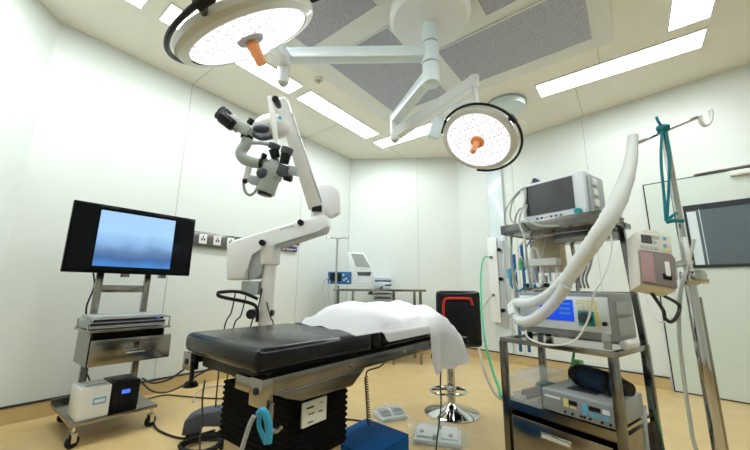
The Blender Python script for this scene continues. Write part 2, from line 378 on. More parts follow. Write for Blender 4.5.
# ================================================================== CEILING LAMPS
CX = Vector((.43, 2.30, 0))
t = thing('ceiling_mount', 'round white ceiling cover with vertical column carrying the lamp arms', 'ceiling mount', (CX.x, CX.y, H))
g = MB(); g.lathe([(0, H-.013), (.31, H-.013), (.33, H-.03), (.33, H-.10), (.30, H-.14), (.12, H-.16), (0, H-.16)], Matrix.Translation(CX), 48); obj('ceiling_cover', g, 'white', t)
g = MB(); g.cyl(CX+Vector((0, 0, H-.15)), CX+Vector((0, 0, 2.95)), .062, seg=28); obj('column', g, 'white_blue', t)
g = MB(); g.cyl(CX+Vector((0, 0, 2.94)), CX+Vector((0, 0, 2.95)), .064, seg=28); obj('column_ring', g, 'mid_grey', t)
def lamp(label, C, n, hub_z, elbow, spring_top, rad=.272, rail_off=(0, 0), railang=0, twist=0, hl=.145, beam=45):
    C = Vector(C); n = Vector(n).normalized()
    t = thing('surgical_lamp', label, 'surgical lamp', (CX.x, CX.y, hub_z), group='surgical lamps on the ceiling column')
    g = MB(); g.cyl(CX+Vector((0, 0, hub_z-.09)), CX+Vector((0, 0, hub_z+.08)), .068, seg=28, bev=.008); obj('hub', g, 'white_blue', t)
    h = CX+Vector((0, 0, hub_z)); e = Vector(elbow); et = Vector((e.x, e.y, hub_z)); d = (et-h).normalized()
    g = MB(); L = (et-h).length; R = Matrix.Rotation(math.atan2(d.y, d.x), 3, 'Z')
    g.box((h+et)/2, (L, .10, .10), R, .022); obj('swivel_arm', g, 'white_blue', t)
    g = MB(); g.cyl(et+Vector((0, 0, .055)), e+Vector((0, 0, -.06)), .05, .046, 24, bev=.01); jo = obj('elbow_joint', g, 'white', t)
    g = MB(); g.cyl(e+Vector((0, 0, -.06)), e+Vector((0, 0, -.075)), .034, .03, 20); obj('joint_cap', g, 'mid_grey', jo)
    s_ = Vector(spring_top); ss = Vector((e.x, e.y, hub_z-.05)) if hub_z > 2.8 else e; d2 = (s_-ss); R2 = basis(d2)
    g = MB(); g.box((ss+s_)/2, (.12, .10, d2.length), R2, .024); obj('spring_arm', g, 'white', t)
    g = MB(); g.cyl(s_+Vector((0, 0, .06)), s_+Vector((0, 0, -.07)), .05, .045, 24, bev=.01); obj('spring_arm_head', g, 'white', t)
    back = C-n*.12
    dd = back-s_
    g = MB(); g.tube([s_+Vector((0, 0, -.05)), s_+dd*.45+Vector((0, 0, -.02)), back], .024, 12); obj('yoke', g, 'white', t)
    X = place(C, -n)                   # +Z is the back of the head
    k = rad/.272
    g = MB(); g.lathe([(.277*k, -.002), (.312*k, .005), (.322*k, .025), (.314*k, .055), (.27*k, .085), (.12*k, .115), (0, .12)], X, 64); head = obj('lamp_head', g, 'cream_head', t)
    g = MB(); g.lathe([(0, -.001), (rad*.985, -.001), (rad, .004)], X, 64); obj('lit_face', g, 'lamp_lit', head)
    g = MB(); g.lathe([(0, -.012), (.055*k, -.012), (.062*k, -.001)], X, 32); obj('handle_ring', g, 'mid_grey' if k > .99 and hub_z > 2.8 else 'orange', head)
    g = MB(); g.lathe([(.024, -.012), (.030, -.03), (.025, -.045), (.025, -hl+.012), (.020, -hl), (0, -hl)], X, 24); obj('sterile_handle', g, 'orange', head)
    sp = bpy.data.lights.new('lamp_beam', 'SPOT'); sp.energy = beam; sp.spot_size = math.radians(34); sp.spot_blend = .7; sp.shadow_soft_size = .22; sp.color = (1, .97, .95)
    so = bpy.data.objects.new('lamp_beam', sp); COL.objects.link(so); so.parent = t; so.matrix_local = root_inv(t) @ place(C+n*.03, -n)
    return t, X, head
M['cream_head'] = mat('lamp_head_enamel', (.60, .60, .55), .35, var=.01, coat=.3)
# lamp 1 (foreground left)
C1 = Vector((-.579, 1.30, 2.113)); n1 = Vector((.380, .462, -.801))
e1 = onz(285, 56, 2.855)
t1, X1, hd = lamp('large lit surgical lamp in the foreground with a long orange handle', C1, n1, 2.855, (e1.x, e1.y, 2.665), C1-n1*.36+Vector((.0, .03, .0)), hl=.115)
def rail(X, r, off, a0, a1, zz, parent, clip, name='hand_rail'):
    g = MB(); pts = []
    for i in range(41):
        a = a0+(a1-a0)*i/40; pts.append(X @ Vector((off[0]+r*math.cos(a), off[1]+r*math.sin(a), zz)))
    g.tube(pts, .011, 10, sub=1); o = obj(name, g, 'black', parent)
    for a in clip:
        g = MB(); p0 = X @ Vector((off[0]+r*math.cos(a), off[1]+r*math.sin(a), zz)); p1 = X @ Vector((.29*math.cos(a), .29*math.sin(a), .045)); tg = X.to_3x3() @ Vector((-math.sin(a), math.cos(a), 0))
        g.box(p0, (.034, .034, .075), basis(tg), .006); g.cyl(p0, p1, .012); obj('rail_clamp', g, 'black', parent)
def angX(X, px, py, C):                # angle in lamp frame of a pixel direction
    r = Vector(_ray(px, py)); o = Vector((0, 0, CH)); n = (X.to_3x3() @ Vector((0, 0, 1))); k = (C-o).dot(n)/r.dot(n); q = X.inverted() @ (o+r*k)
    return math.atan2(q.y, q.x), math.hypot(q.x, q.y)
def arcdir(a0, am, a1):
    d1 = (am-a0) % (2*PI); d2 = (a1-a0) % (2*PI)
    return a0, a0+d2 if d1 < d2 else a0+d2-2*PI
def angO(X, px, py, C, n, off):
    a, r = angX(X, px, py, C-n*.03); return math.atan2(r*math.sin(a)-off[1], r*math.cos(a)-off[0])
O1 = (.0857, .041)
q0, q1 = arcdir(*[angO(X1, *p_, C1, n1, O1) for p_ in ((203, 64.5), (166, 43), (312, 2))])
rail(X1, .4194, O1, q0, q1, .03, t1, (angO(X1, 210, 2, C1, n1, O1), q1))
# lamp 2 (far right of the column)
C2 = Vector((.886, 2.65, 2.27)); n2 = Vector((-.434, -.364, -.824))
e2 = at(395, 128, 3.0)
t2, X2, hd = lamp('smaller-looking lit surgical lamp further back, to the right of the column', C2, n2, 2.67, (e2.x, e2.y, 2.50), at(474, 82, 2.78))
O2 = (-.0103, -.0067)
q0, q1 = arcdir(*[angO(X2, *p_, C2, n2, O2) for p_ in ((477, 169), (522, 140), (441, 133))])
g = MB(); g.box(at(436, 128, 2.6), (.10, .05, .20), Matrix.Rotation(.3, 3, 'Y'), .012); g.tube([at(437, 122, 2.6), at(448, 110, 2.65), at(470, 100, 2.72)], .016, 10); obj('control_handle', g, 'white_blue', t2)
rail(X2, .344, O2, q0, q1, .03, t2, (angO(X2, 445, 124, C2, n2, O2), angO(X2, 509, 121, C2, n2, O2)))
# round cover at the ceiling behind the second lamp
p = onz(506, 107, H-.04)
t = thing('ceiling_cover', 'round pale ceiling cover with dark rim behind the far lamp', 'ceiling cover', (p.x, p.y, H))
g = MB(); g.lathe([(0, -.002), (.215, -.002), (.225, -.02), (.215, -.08), (0, -.095)], Matrix.Translation((p.x, p.y, H)), 40); obj('disc', g, 'white_blue', t)
g = MB(); g.lathe([(.226, -.001), (.236, -.001), (.236, -.024), (.226, -.024)], Matrix.Translation((p.x, p.y, H)), 40); obj('dark_rim', g, 'mid_grey', t)
# ================================================================== TV TROLLEY
def caster(fr, u, v, parent, ztop, name='caster', r=.038, rot=.3):
    g = MB(); c = fr.p(u, v, r); a = Vector((math.cos(fr.a+rot), math.sin(fr.a+rot), 0)); s_ = Vector((-a.y, a.x, 0))
    g.cyl(c-s_*.011, c+s_*.011, r, seg=24, bev=.004); o = obj(name, g, 'black', parent)
    g = MB(); g.box(c-s_*.017+Vector((0, 0, r*.6)), (.03, .004, r*1.5), Matrix.Rotation(fr.a+rot, 3, 'Z')); g.box(c+s_*.017+Vector((0, 0, r*.6)), (.03, .004, r*1.5), Matrix.Rotation(fr.a+rot, 3, 'Z'))
    g.box(c+Vector((0, 0, r*1.3)), (.034, .038, .006), Matrix.Rotation(fr.a+rot, 3, 'Z')); g.cyl(c+Vector((0, 0, r*1.3)), c+Vector((0, 0, ztop-r)), .010)
    obj('caster_fork', g, 'chrome', o); return o
T = thing('equipment_trolley', 'small stainless steel trolley on casters carrying the television by the left wall', 'trolley', ab(.85, 3.15, 0))
for u, v in ((.645, 2.89), (1.075, 2.89), (.70, 3.47), (1.075, 3.45)): caster(RM, u, v, T, .13)
g = MB(); g.fb(RM, .615, 1.10, 2.86, 3.48, .128, .15, .004); g.fb(RM, .615, 1.10, 3.465, 3.48, .15, .175); obj('bottom_shelf', g, 'steel', T)
for u in (.725, 1.045):
    g = MB(); g.fb(RM, u-.022, u+.022, 3.235, 3.265, .15, 1.30, .004); obj('post', g, 'steel', T)
for z in (.98,):
    g = MB(); g.fb(RM, .747, 1.023, 3.24, 3.26, z-.028, z+.028, .003); obj('crossbar', g, 'steel', T)
g = MB(); g.fb(RM, .625, 1.13, 2.88, 3.235, .690, .708, .004); obj('top_shelf', g, 'steel', T)
for u in (.632, 1.123):
    g = MB(); g.tube([RM.p(u, 2.90, .70), RM.p(u, 2.90, .77), RM.p(u, 3.20, .77), RM.p(u, 3.20, .70)], .006, 8, sub=1); obj('side_rail', g, 'chrome', T)
g = MB()
for q in ((.65, .66, 2.90, 3.23, .47, .69), (1.085, 1.095, 2.90, 3.23, .47, .69), (.66, 1.085, 3.22, 3.23, .47, .69), (.66, 1.085, 2.90, 3.22, .47, .48)): g.fb(RM, *q)
obj('drawer_housing', g, 'steel_dark', T)
g = MB(); g.fb(RM, .65, 1.13, 2.845, 2.862, .478, .645, .003); g.fb(RM, .664, .670, 2.862, 3.2, .49, .62); g.fb(RM, 1.07, 1.077, 2.862, 3.2, .49, .62); g.fb(RM, .670, 1.07, 2.862, 3.2, .49, .497); dr = obj('drawer', g, 'steel', T)
g = MB(); g.tube([RM.p(.84, 2.845, .555), RM.p(.84, 2.815, .550), RM.p(.95, 2.815, .550), RM.p(.95, 2.845, .555)], .005, 8, sub=1); obj('handle', g, 'chrome', dr)
g = MB(); g.cyl(RM.p(.905, 2.845, .605), RM.p(.905, 2.825, .605), .013); g.fb(RM, .902, .908, 2.815, 2.826, .572, .605); obj('lock', g, 'black', dr)
# television
T = thing('television', 'black flat television showing a pale blue picture on the steel trolley', 'television', ab(.86, 3.0, 1.095))
g = MB(); g.fb(RM, .456, 1.268, 2.985, 3.02, 1.092, 1.588, .006); obj('casing', g, 'screen_edge', T)
g = MB(); g.fb(RM, .475, 1.249, 2.981, 2.984, 1.112, 1.570); obj('glass_front', g, 'screen_edge', T)
g = MB(); g.fb(RM, .610, 1.105, 2.977, 2.980, 1.142, 1.545); obj('picture', g, 'tv_picture', T)
g = MB(); g.fb(RM, .6, 1.12, 3.02, 3.07, 1.15, 1.45, .01); obj('back_cover', g, 'black', T)
g = MB(); g.fb(RM, .70, .75, 3.07, 3.233, 1.15, 1.35); g.fb(RM, 1.02, 1.07, 3.07, 3.233, 1.15, 1.35); g.fb(RM, .75, 1.02, 3.07, 3.10, 1.2, 1.25); obj('wall_bracket', g, 'steel', T)
for u in (.80, 1.05):
    g = MB(); g.fb(RM, u, u+.045, 3.0, 3.05, 1.068, 1.092); obj('bracket_clip', g, 'steel_dark', T)
# trolley cable
g = MB(); g.tube([RM.p(.72, 3.29, 1.25), RM.p(.69, 3.29, 1.12), RM.p(.71, 3.29, 1.0), RM.p(.685, 3.29, .85), RM.p(.70, 3.30, .73), RM.p(.71, 3.42, .66), RM.p(.73, 3.42, .45), RM.p(.80, 3.42, .30), RM.p(.82, 3.3, .22), RM.p(.9, 3.195, .22)], .006, 8); obj('power_cable', g, 'cable', T)
# players
T = thing('video_player', 'lower of two flat silver video players stacked on the steel trolley', 'video player', ab(.86, 3.08, .709), group='video players stacked on the trolley')
g = MB(); g.fb(RM, .635, 1.095, 2.90, 3.22, .714, .752, .004); obj('casing', g, 'mid_grey', T)
g = MB(); g.fb(RM, .64, 1.09, 2.894, 2.900, .735, .750); obj('front_strip', g, 'black', T)
for u in (.67, 1.05):
    g = MB(); g.cyl(RM.p(u, 2.94, .709), RM.p(u, 2.94, .714), .012); obj('foot', g, 'black', T)
T = thing('video_player', 'upper of two flat silver video players stacked on the steel trolley', 'video player', ab(.86, 3.08, .753), group='video players stacked on the trolley')
g = MB(); g.fb(RM, .65, 1.085, 2.91, 3.22, .757, .795, .004); obj('casing', g, 'device_grey', T)
g = MB(); g.fb(RM, .655, 1.08, 2.904, 2.910, .760, .773); obj('front_strip', g, 'black', T)
g = MB(); g.fb(RM, 1.03, 1.055, 2.9015, 2.904, .763, .769); obj('blue_indicator', g, 'blue_led', T)
for u in (.67, 1.05):
    g = MB(); g.cyl(RM.p(u, 2.95, .753), RM.p(u, 2.95, .757), .010); obj('foot', g, 'black', T)
# boxes on bottom shelf
T = thing('control_box', 'white square control box with a blue label on the bottom trolley shelf', 'device', ab(.73, 3.0, .151))
g = MB(); g.fb(RM, .640, .808, 2.875, 3.10, .151, .345, .008); obj('casing', g, 'white', T)
g = MB(); g.fb(RM, .715, .785, 2.8715, 2.8745, .235, .275); lb = obj('blue_label', g, 'blue_key', T)
g = MB(); g.fb(RM, .722, .778, 2.869, 2.8712, .245, .265); obj('label_text_patch', g, 'white', lb)
g = MB(); g.fb(RM, .68, .79, 2.93, 2.945, .3455, .349); obj('top_slot', g, 'mid_grey', T)
T = thing('printer', 'small black box printer with a lit blue display on the bottom trolley shelf', 'printer', ab(.91, 3.08, .151))
g = MB(); g.fb(RM, .828, .995, 2.93, 3.18, .151, .335, .012); obj('casing', g, 'black', T)
g = MB(); g.fb(RM, .885, .935, 2.926, 2.9295, .255, .280); obj('display', g, 'blue_led', T)
g = MB(); g.fb(RM, .85, .975, 2.97, 3.10, .3355, .345, .004); obj('paper_lid', g, 'dark_grey', T)
# ================================================================== MICROSCOPE
MX = at(267, 300, 2.5)
T = thing('surgical_microscope', 'large grey and white floor-standing surgical microscope with a jointed arm', 'microscope', (MX.x, MX.y, 0))
B0 = Vector((MX.x, MX.y, 0))
g = MB(); g.box(B0+Vector((0, 0, .13)), (.30, .30, .12), Matrix.Rotation(.2, 3, 'Z'), .03); obj('base', g, 'dark_grey', T)
for dx, dy in ((-.37, -.10), (-.30, .34), (.34, .26), (.32, -.20)):
    e = B0+Vector((dx, dy, 0)); g = MB(); d_ = Vector((dx, dy, 0)).normalized(); s_ = Vector((-d_.y, d_.x, 0))
    A = B0+d_*.12
    g.prism([A+s_*.07+Vector((0, 0, .08)), A+s_*.07+Vector((0, 0, .21)), e+s_*.07+Vector((0, 0, .185)), e+s_*.07+d_*.07+Vector((0, 0, .15)), e+s_*.07+d_*.08+Vector((0, 0, .06)), e+s_*.07-d_*.02+Vector((0, 0, .06)), e+s_*.07-d_*.04+Vector((0, 0, .12))], -s_*.14, .012)
    lg = obj('base_leg', g, 'dark_grey', T)
    g = MB(); c = e+d_*.02+Vector((0, 0, .045)); g.cyl(c-s_*.02, c+s_*.02, .045, seg=24, bev=.005); obj('caster', g, 'black', lg)
g = MB(); g.tube([B0+Vector((0, 0, .19)), B0+Vector((0, 0, 1.22))], .050, 32, sub=1); obj('column', g, 'microscope', T)
g = MB(); g.cyl(B0+Vector((0, 0, 1.17)), B0+Vector((-.01, 0, 1.34)), .075, .085, 28, bev=.01); obj('column_head', g, 'microscope', T)
# horizontal arm with counterweight block, outline in the plane y=2.42..2.58
def sil(px, y0, y1, mb, bev=.015):
    pts = [at(x, y, y0) for x, y in px]; mb.prism(pts, (0, y1-y0, 0), bev); return mb
g = sil([(226, 245), (233, 240), (322, 213), (328, 216), (329, 226), (318, 231), (262, 246), (250, 253), (246, 280), (226, 280)], 2.42, 2.57, MB(), .018); arm = obj('swing_arm', g, 'white', T)
g = sil([(248, 247), (262, 242), (320, 224), (329, 226), (326, 232), (276, 247), (264, 253), (262, 272), (256, 279), (248, 279)], 2.44, 2.55, MB(), .01); obj('arm_underside', g, 'device_grey', arm)
for q in ((301, 223), (263, 243)):
    g = MB(); c = at(*q, 2.42); g.cyl(c+Vector((0, .01, 0)), c+Vector((0, -.035, 0)), .024, .022, 18, bev=.004); obj('knob', g, 'black', arm)
g = MB()
for k in range(6): c = at(281+k*2.3, 229.2-k*.62, 2.419); g.box(c, (.010, .003, .014), Matrix.Rotation(-.27, 3, 'Y'))
lm = obj('lettering', g, 'mid_grey', arm)
g = MB(); c = at(252, 288, 2.5); g.box(c, (.13, .10, .10), None, .012); obj('connector_box', g, 'device_grey', T)
g = MB(); g.tube([at(257, 322, 2.42), at(257, 309, 2.42), at(250, 303, 2.36), at(222, 297, 2.3), at(218, 293.5, 2.3), at(222, 292, 2.33), at(240, 292, 2.38), at(258, 299, 2.42)], .012, 10, sub=5); obj('guide_handle', g, 'black', T)
for q in ((252, 314), (269, 313)):
    g = MB(); c = at(*q, 2.44 if q[0] < 260 else 2.5); g.cyl(c+Vector((0, -.03, 0)), c+Vector((0, .03, 0)), .035, seg=20, bev=.006); obj('clamp_knob', g, 'black', T)
# rising arm
E0 = at(318, 214, 2.49); E1 = at(283, 106, 2.14); d_ = (E1-E0)
g = MB(); g.cyl(E0-Vector((0, 0, .06)), E0+Vector((0, 0, .05)), .055, seg=24, bev=.008); obj('elbow', g, 'microscope', T)
R_ = basis(d_, (0, 1, 0)); X_ = R_ @ Vector((1, 0, 0)); Y_ = R_ @ Vector((0, 1, 0))
g = MB(); pts0 = []
def frustum(mb, A, Bp, X, Y, wa, ha, wb, hb, bev):
    a = [A+X*sx*wa/2+Y*sy*ha/2 for sx, sy in ((-1, -1), (1, -1), (1, 1), (-1, 1))]; b = [Bp+X*sx*wb/2+Y*sy*hb/2 for sx, sy in ((-1, -1), (1, -1), (1, 1), (-1, 1))]
    V = [mb.bm.verts.new(p) for p in a+b]; fs = []
    for f in ((0, 1, 2, 3), (7, 6, 5, 4), (0, 4, 5, 1), (1, 5, 6, 2), (2, 6, 7, 3), (3, 7, 4, 0)): fs.append(mb.bm.faces.new([V[i] for i in f]))
    bmesh.ops.bevel(mb.bm, geom=list({e for f in fs for e in f.edges}), offset=bev, segments=2, affect='EDGES', profile=.5)
frustum(g, E0+d_*.06, E1, X_, Y_, .105, .11, .085, .09, .015); ra = obj('rising_arm', g, 'microscope', T)
g = MB(); frustum(g, E0+d_*.1+X_*.056, E1-d_*.08+X_*.046, X_, Y_, .004, .09, .004, .07, .001)
obj('arm_cover_strip', g, 'mid_grey', ra)
g = MB(); g.box(E0+Vector((.0, -.02, .03)), (.075, .12, .05), None, .01); obj('elbow_clamp', g, 'black', T)
g = MB(); g.prism([at(314, 184, 2.53), at(330, 183, 2.53), at(339, 191, 2.53), at(340, 212, 2.53), at(331, 217, 2.53), at(321, 214, 2.53)], (0, .09, 0), .02); obj('elbow_cover', g, 'white', T)
# head
HY = 2.02
H0 = at(271, 127, HY)
g = MB(); frustum(g, E1-d_*.08, E1+Vector((-.01, -.02, .05)), X_, Y_, .09, .1, .08, .08, .02); obj('arm_tip', g, 'white', T)
g = MB(); g.sph(at(272, 127, HY+.03), .11, (1.18, .8, .78), Matrix.Rotation(-.1, 3, 'Y'), 32); obj('head_housing', g, 'microscope', T)
g = MB(); g.sph(at(261, 129, HY-.045), .05, (1.1, .7, .55), None, 20); g.tube([at(253, 134, HY-.06), at(262, 138, HY-.06), at(272, 136, HY-.06)], .018, 10); obj('housing_recess', g, 'dark_grey', T)
g = sil([(267, 96), (271, 95), (275, 112), (277, 130), (278, 145), (275, 146), (272, 130), (269, 112)], HY-.10, HY-.085, MB(), .003); obj('cover_plate', g, 'white', T)
g = MB(); c = at(279, 106, HY-.02); g.cyl(c, c+Vector((0, -.09, 0)), .022, seg=18, bev=.004); obj('brake_knob', g, 'black', T)
g = MB(); c = at(280, 118, HY-.065); g.cyl(c, c+Vector((0, -.006, 0)), .012); obj('blue_emblem', g, 'blue_key', T)
# optics body
def c2(p0, p1, r0, r1=None, seg=20, bev=.004): return MB().cyl(p0, p1, r0, r1, seg, True, bev)
hy = HY-.05
g = c2(at(277, 163, hy), at(265, 193, hy), .052, .060, 28); obj('optics_body', g, 'grey_green', T)
g = MB(); g.box(at(273, 172, hy), (.11, .11, .08), Matrix.Rotation(.35, 3, 'Y'), .015); obj('zoom_body', g, 'grey_green', T)
g = c2(at(266, 190, hy), at(264.5, 195.5, hy), .050, .044, 28); obj('objective_lens', g, 'black', T)
g = c2(at(276, 145, HY), at(275, 166, hy), .022, .028); obj('suspension_neck', g, 'grey_green', T)
# main binocular on the left
g = MB(); g.tube([at(268, 164, hy), at(256, 163, hy-.01), at(244, 159, hy-.02), at(241, 152, hy-.02), at(246, 144, hy-.02), at(248, 135, hy-.02)], .034, 14, sub=5); obj('binocular_tube', g, 'grey_green', T)
g = c2(at(264, 164, hy-.005), at(260.5, 163.5, hy-.005), .040, .040); obj('tube_ring', g, 'black', T)
g = c2(at(246.5, 139, hy-.02), at(247.5, 136, hy-.02), .039, .039); obj('tube_ring', g, 'black', T)
g = MB(); g.box(at(246, 131, hy-.03), (.085, .10, .07), Matrix.Rotation(.6, 3, 'Y'), .02); obj('binocular_housing', g, 'grey_green', T)
g = c2(at(240, 128, hy-.04), at(229, 119, hy-.06), .040, .040); ob = obj('eyepiece_tube', g, 'device_grey', T)
for dy, (p, q, e) in zip((-.03, .03), (((233, 126), (222, 117), (219, 114)), ((231, 120), (224, 113), (221.5, 110.5)))):
    g = c2(at(*p, hy-.06+dy), at(*q, hy-.07+dy), .036, .040); o = obj('eyepiece', g, 'black', T)
    g = c2(at(*q, hy-.07+dy), at(*e, hy-.072+dy), .028, .036); obj('rubber_cup', g, 'dark_grey', o)
g = c2(at(252, 119, hy), at(249, 124, hy), .020, .020); obj('adjusting_knob', g, 'black', T)
g = MB(); g.tube([at(251, 143, hy-.02), at(262, 143, hy-.03), at(273, 146, hy-.02), at(277, 150, hy-.01)], .012, 10); obj('link_bar', g, 'mid_grey', T)
# assistant eyepieces at right of the body
for p, q, e in (((276, 158), (273.5, 149), (275, 144)), ((284, 164), (286, 154), (288, 148))):
    g = c2(at(p[0], p[1], hy-.03), at(q[0], q[1], hy-.05), .028, .032); o = obj('eyepiece', g, 'black', T)
    g = c2(at(q[0], q[1], hy-.05), at(e[0], e[1], hy-.055), .036, .038); obj('rubber_cup', g, 'dark_grey', o)
g = c2(at(266, 157, hy-.04), at(262, 155, hy-.06), .018, .018); obj('focus_knob', g, 'black', T)
g = MB(); g.box(at(283, 171, hy-.03), (.06, .06, .07), Matrix.Rotation(.3, 3, 'Y'), .01); obj('side_module', g, 'dark_grey', T)
g = c2(at(284, 177, hy-.05), at(292, 179, hy-.05), .020, .022); obj('side_handle', g, 'black', T)
g = MB(); g.box(at(293, 171, hy), (.07, .06, .05), Matrix.Rotation(.2, 3, 'Y'), .01); obj('side_arm_block', g, 'device_grey', T)
g = MB(); g.box(at(257, 181, hy), (.09, .07, .05), Matrix.Rotation(.15, 3, 'Y'), .012); obj('camera_module', g, 'device_grey', T)
g = MB(); g.sph(at(262, 173, hy-.05), .035, (1, .8, 1)); obj('rubber_cover', g, 'dark_grey', T)
g = MB(); g.box(at(248, 172, hy), (.03, .04, .13), Matrix.Rotation(.1, 3, 'Y'), .008); obj('cable_bracket', g, 'white', T)
g = MB(); g.tube([at(249, 166, hy), at(244, 180, hy), at(245, 191, hy), at(250, 195, hy), at(255, 192, hy), at(258, 186, hy)], .009, 8); obj('loop_cable', g, 'mid_grey', T)
g = c2(at(247, 181, hy-.02), at(243, 181, hy-.02), .016); obj('clip', g, 'black', T)
for a, b_ in (((236, 290), (224, 330)), ((246, 296), (233, 330)), ((262, 288), (250, 330)), ((266, 300), (273, 330))):
    g = MB(); p0 = at(*a, 2.46); p1 = at(*b_, 2.38); g.tube([p0, (p0+p1)/2+Vector((.01, 0, -.02)), p1, p1+Vector((-.03, .05, -.5)), Vector((p1.x, 2.42, .20))], .005, 6); obj('hanging_cable', g, 'cable', T)
# ================================================================== OPERATING TABLE
T = thing('operating_table', 'black padded steel operating table in the foreground', 'operating table', ab(1.1, 1.25, 0))
def mattress(u0, u1, name):
    k = .04 if u0 < .7 else 0
    g = MB(); g.prism([ab(u0, .945, .728), ab(u1, .945, .728), ab(u1, 1.56, .728), ab(u0+k, 1.56, .728)], (0, 0, .08), .028); return obj(name, g, 'leather', T, ang=60)
mattress(.632, 1.225, 'head_mattress'); mattress(1.235, 1.30, 'centre_pad'); mattress(1.31, 1.98, 'leg_mattress')
g = MB(); g.fb(RM, .70, 1.95, .97, 1.54, .7176, .7279); obj('mattress_deck', g, 'black', T)
for b in ((.925, .955), (1.555, 1.585)):
    g = MB(); g.fb(RM, .655 if b[0] < 1 else .72, 1.96, b[0], b[1], .672, .722, .003); r_ = obj('side_rail', g, 'steel_dark', T)
    if b[0] < 1:
        g = MB(); g.fb(RM, .630, .672, b[0]-.018, b[1]+.02, .645, .727, .004); o = obj('rail_bracket', g, 'steel', T)
        g = MB(); g.cyl(RM.p(.630, .938, .69), RM.p(.626, .938, .69), .011); obj('socket_hole', g, 'black', o)
        for a in (1.05, 1.45, 1.72):
            g = MB(); g.cyl(RM.p(a, .925, .695), RM.p(a, .918, .695), .008); obj('rail_bolt', g, 'chrome', r_)
    else:
        g = MB(); g.fb(RM, .70, .74, b[0]-.01, b[1]+.03, .645, .718, .004); o = obj('rail_bracket', g, 'steel', T)
        g = MB(); g.cyl(RM.p(.70, 1.575, .68), RM.p(.696, 1.575, .68), .013); obj('socket_hole', g, 'black', o)
g = MB(); g.fb(RM, .655, .68, .975, 1.10, .665, .712, .004); obj('end_crossbar', g, 'steel', T)
g = MB(); g.fb(RM, .74, 1.9, .99, 1.52, .66, .7175, .01); obj('table_frame', g, 'black', T)
g = MB(); g.prism([ab(.685, .925, .671), ab(1.14, .925, .671), ab(1.06, .925, .618), ab(.80, .925, .625), ab(.73, .925, .650)], ab(0, .02, 0)-ab(0, 0, 0), .002); obj('side_plate', g, 'steel_dark', T)
g = MB(); g.fb(RM, .84, 1.12, 1.0, 1.45, .61, .659, .01); obj('column_top', g, 'steel_dark', T)
# bellows: pleated
g = MB(); zs = [.61-.011*i for i in range(21)]
for i in range(20):
    k = .0 if i % 2 else .0045
    g.fb(RM, .80-k, 1.09+k, .985-k, 1.42+k, zs[i+1], zs[i])
obj('bellows', g, 'bellows', T)
g = MB(); g.fb(RM, .81, 1.08, .995, 1.41, .10, .389, .008); obj('column_casing', g, 'tan_and_reflection', T)  # steel casing, the floor's reflection put into its tan colour
g = MB(); g.fb(RM, .66, 1.34, 1.02, 1.42, .02, .10, .02); obj('base_plate', g, 'steel_dark', T)
g = MB(); g.fb(RM, .845, .962, .967, .9765, .515, .598, .002); o = obj('control_plate', g, 'white', T)
for q_ in ((.862, .897, .574, .579), (.872, .90, .553, .556), (.925, .939, .581, .583), (.922, .940, .550, .554), (.870, .895, .526, .529)):
    g = MB(); g.fb(RM, q_[0], q_[1], .9655, .9668, q_[2], q_[3]); obj('printed_mark', g, 'black', o)
# rail clamp with cyan strap
g = MB(); g.cyl(ab(.662, .90, .66), ab(.662, .90, .60), .007); g.tube([ab(.662, .90, .605), ab(.664, .895, .585), ab(.675, .885, .58), ab(.69, .88, .59)], .006, 8); obj('hook_rod', g, 'steel', T)
g = MB(); g.cyl(ab(.74, 1.60, .645), ab(.74, 1.60, .58), .010); g.cyl(ab(.74, 1.60, .590), ab(.74, 1.60, .565), .022, .035, bev=.006); obj('clamp_knob', g, 'black', T)
g = MB(); a0_ = at(262, 413, 1.02); g.tube([at(259, 414, 1.03), at(263, 411, 1.02), at(267, 418, 1.02), at(269, 430, 1.02), at(268, 443, 1.02)], .011, 10); g.tube([at(260, 414, 1.04), at(259, 425, 1.04), at(262, 434, 1.04), at(266, 443, 1.02)], .007, 8)
tag(obj('rubber_strap', g, 'cyan', loc=a0_), 'bright cyan rubber strap hanging from the operating table hook', 'strap')
g = MB(); g.tube([at(254, 416, 1.05), at(250, 424, 1.05), at(246, 436, 1.05), at(241, 452, 1.05)], .007, 8)
tag(obj('grey_strap', g, 'mid_grey', loc=at(250, 424, 1.05)), 'thin grey strap hanging just left of the cyan strap', 'strap')
for u in (1.86,):
    g = MB(); g.cyl(RM.p(u, .97, .62), RM.p(u, .97, .672), .012); g.cyl(RM.p(u, .95, .61), RM.p(u, .99, .61), .022, bev=.004); obj('release_knob', g, 'black', T)
for u, v in ((.72, 1.06), (.72, 1.42), (1.28, 1.06), (1.28, 1.38)):
    g = MB(); g.cyl(RM.p(u, v, 0), RM.p(u, v, .022), .03); obj('base_foot', g, 'black', T)
# coiled cord hanging from the table
g = MB(); pts = []; p0 = at(366, 377, 1.72); p1 = at(369, 425, 1.72); N = 19*8
for i in range(N+1):
    k = i/N; a = 2*PI*i/8; pts.append(p0.lerp(p1, k)+Vector((.0075*math.cos(a), .0075*math.sin(a), 0)))
g.tube(pts, .0034, 5, sub=1)
g.tube([p0, p0+Vector((.01, 0, .03)), at(381, 366, 1.74), at(388, 356, 1.75)], .004, 6)
obj('coiled_cord', g, 'cable', T)
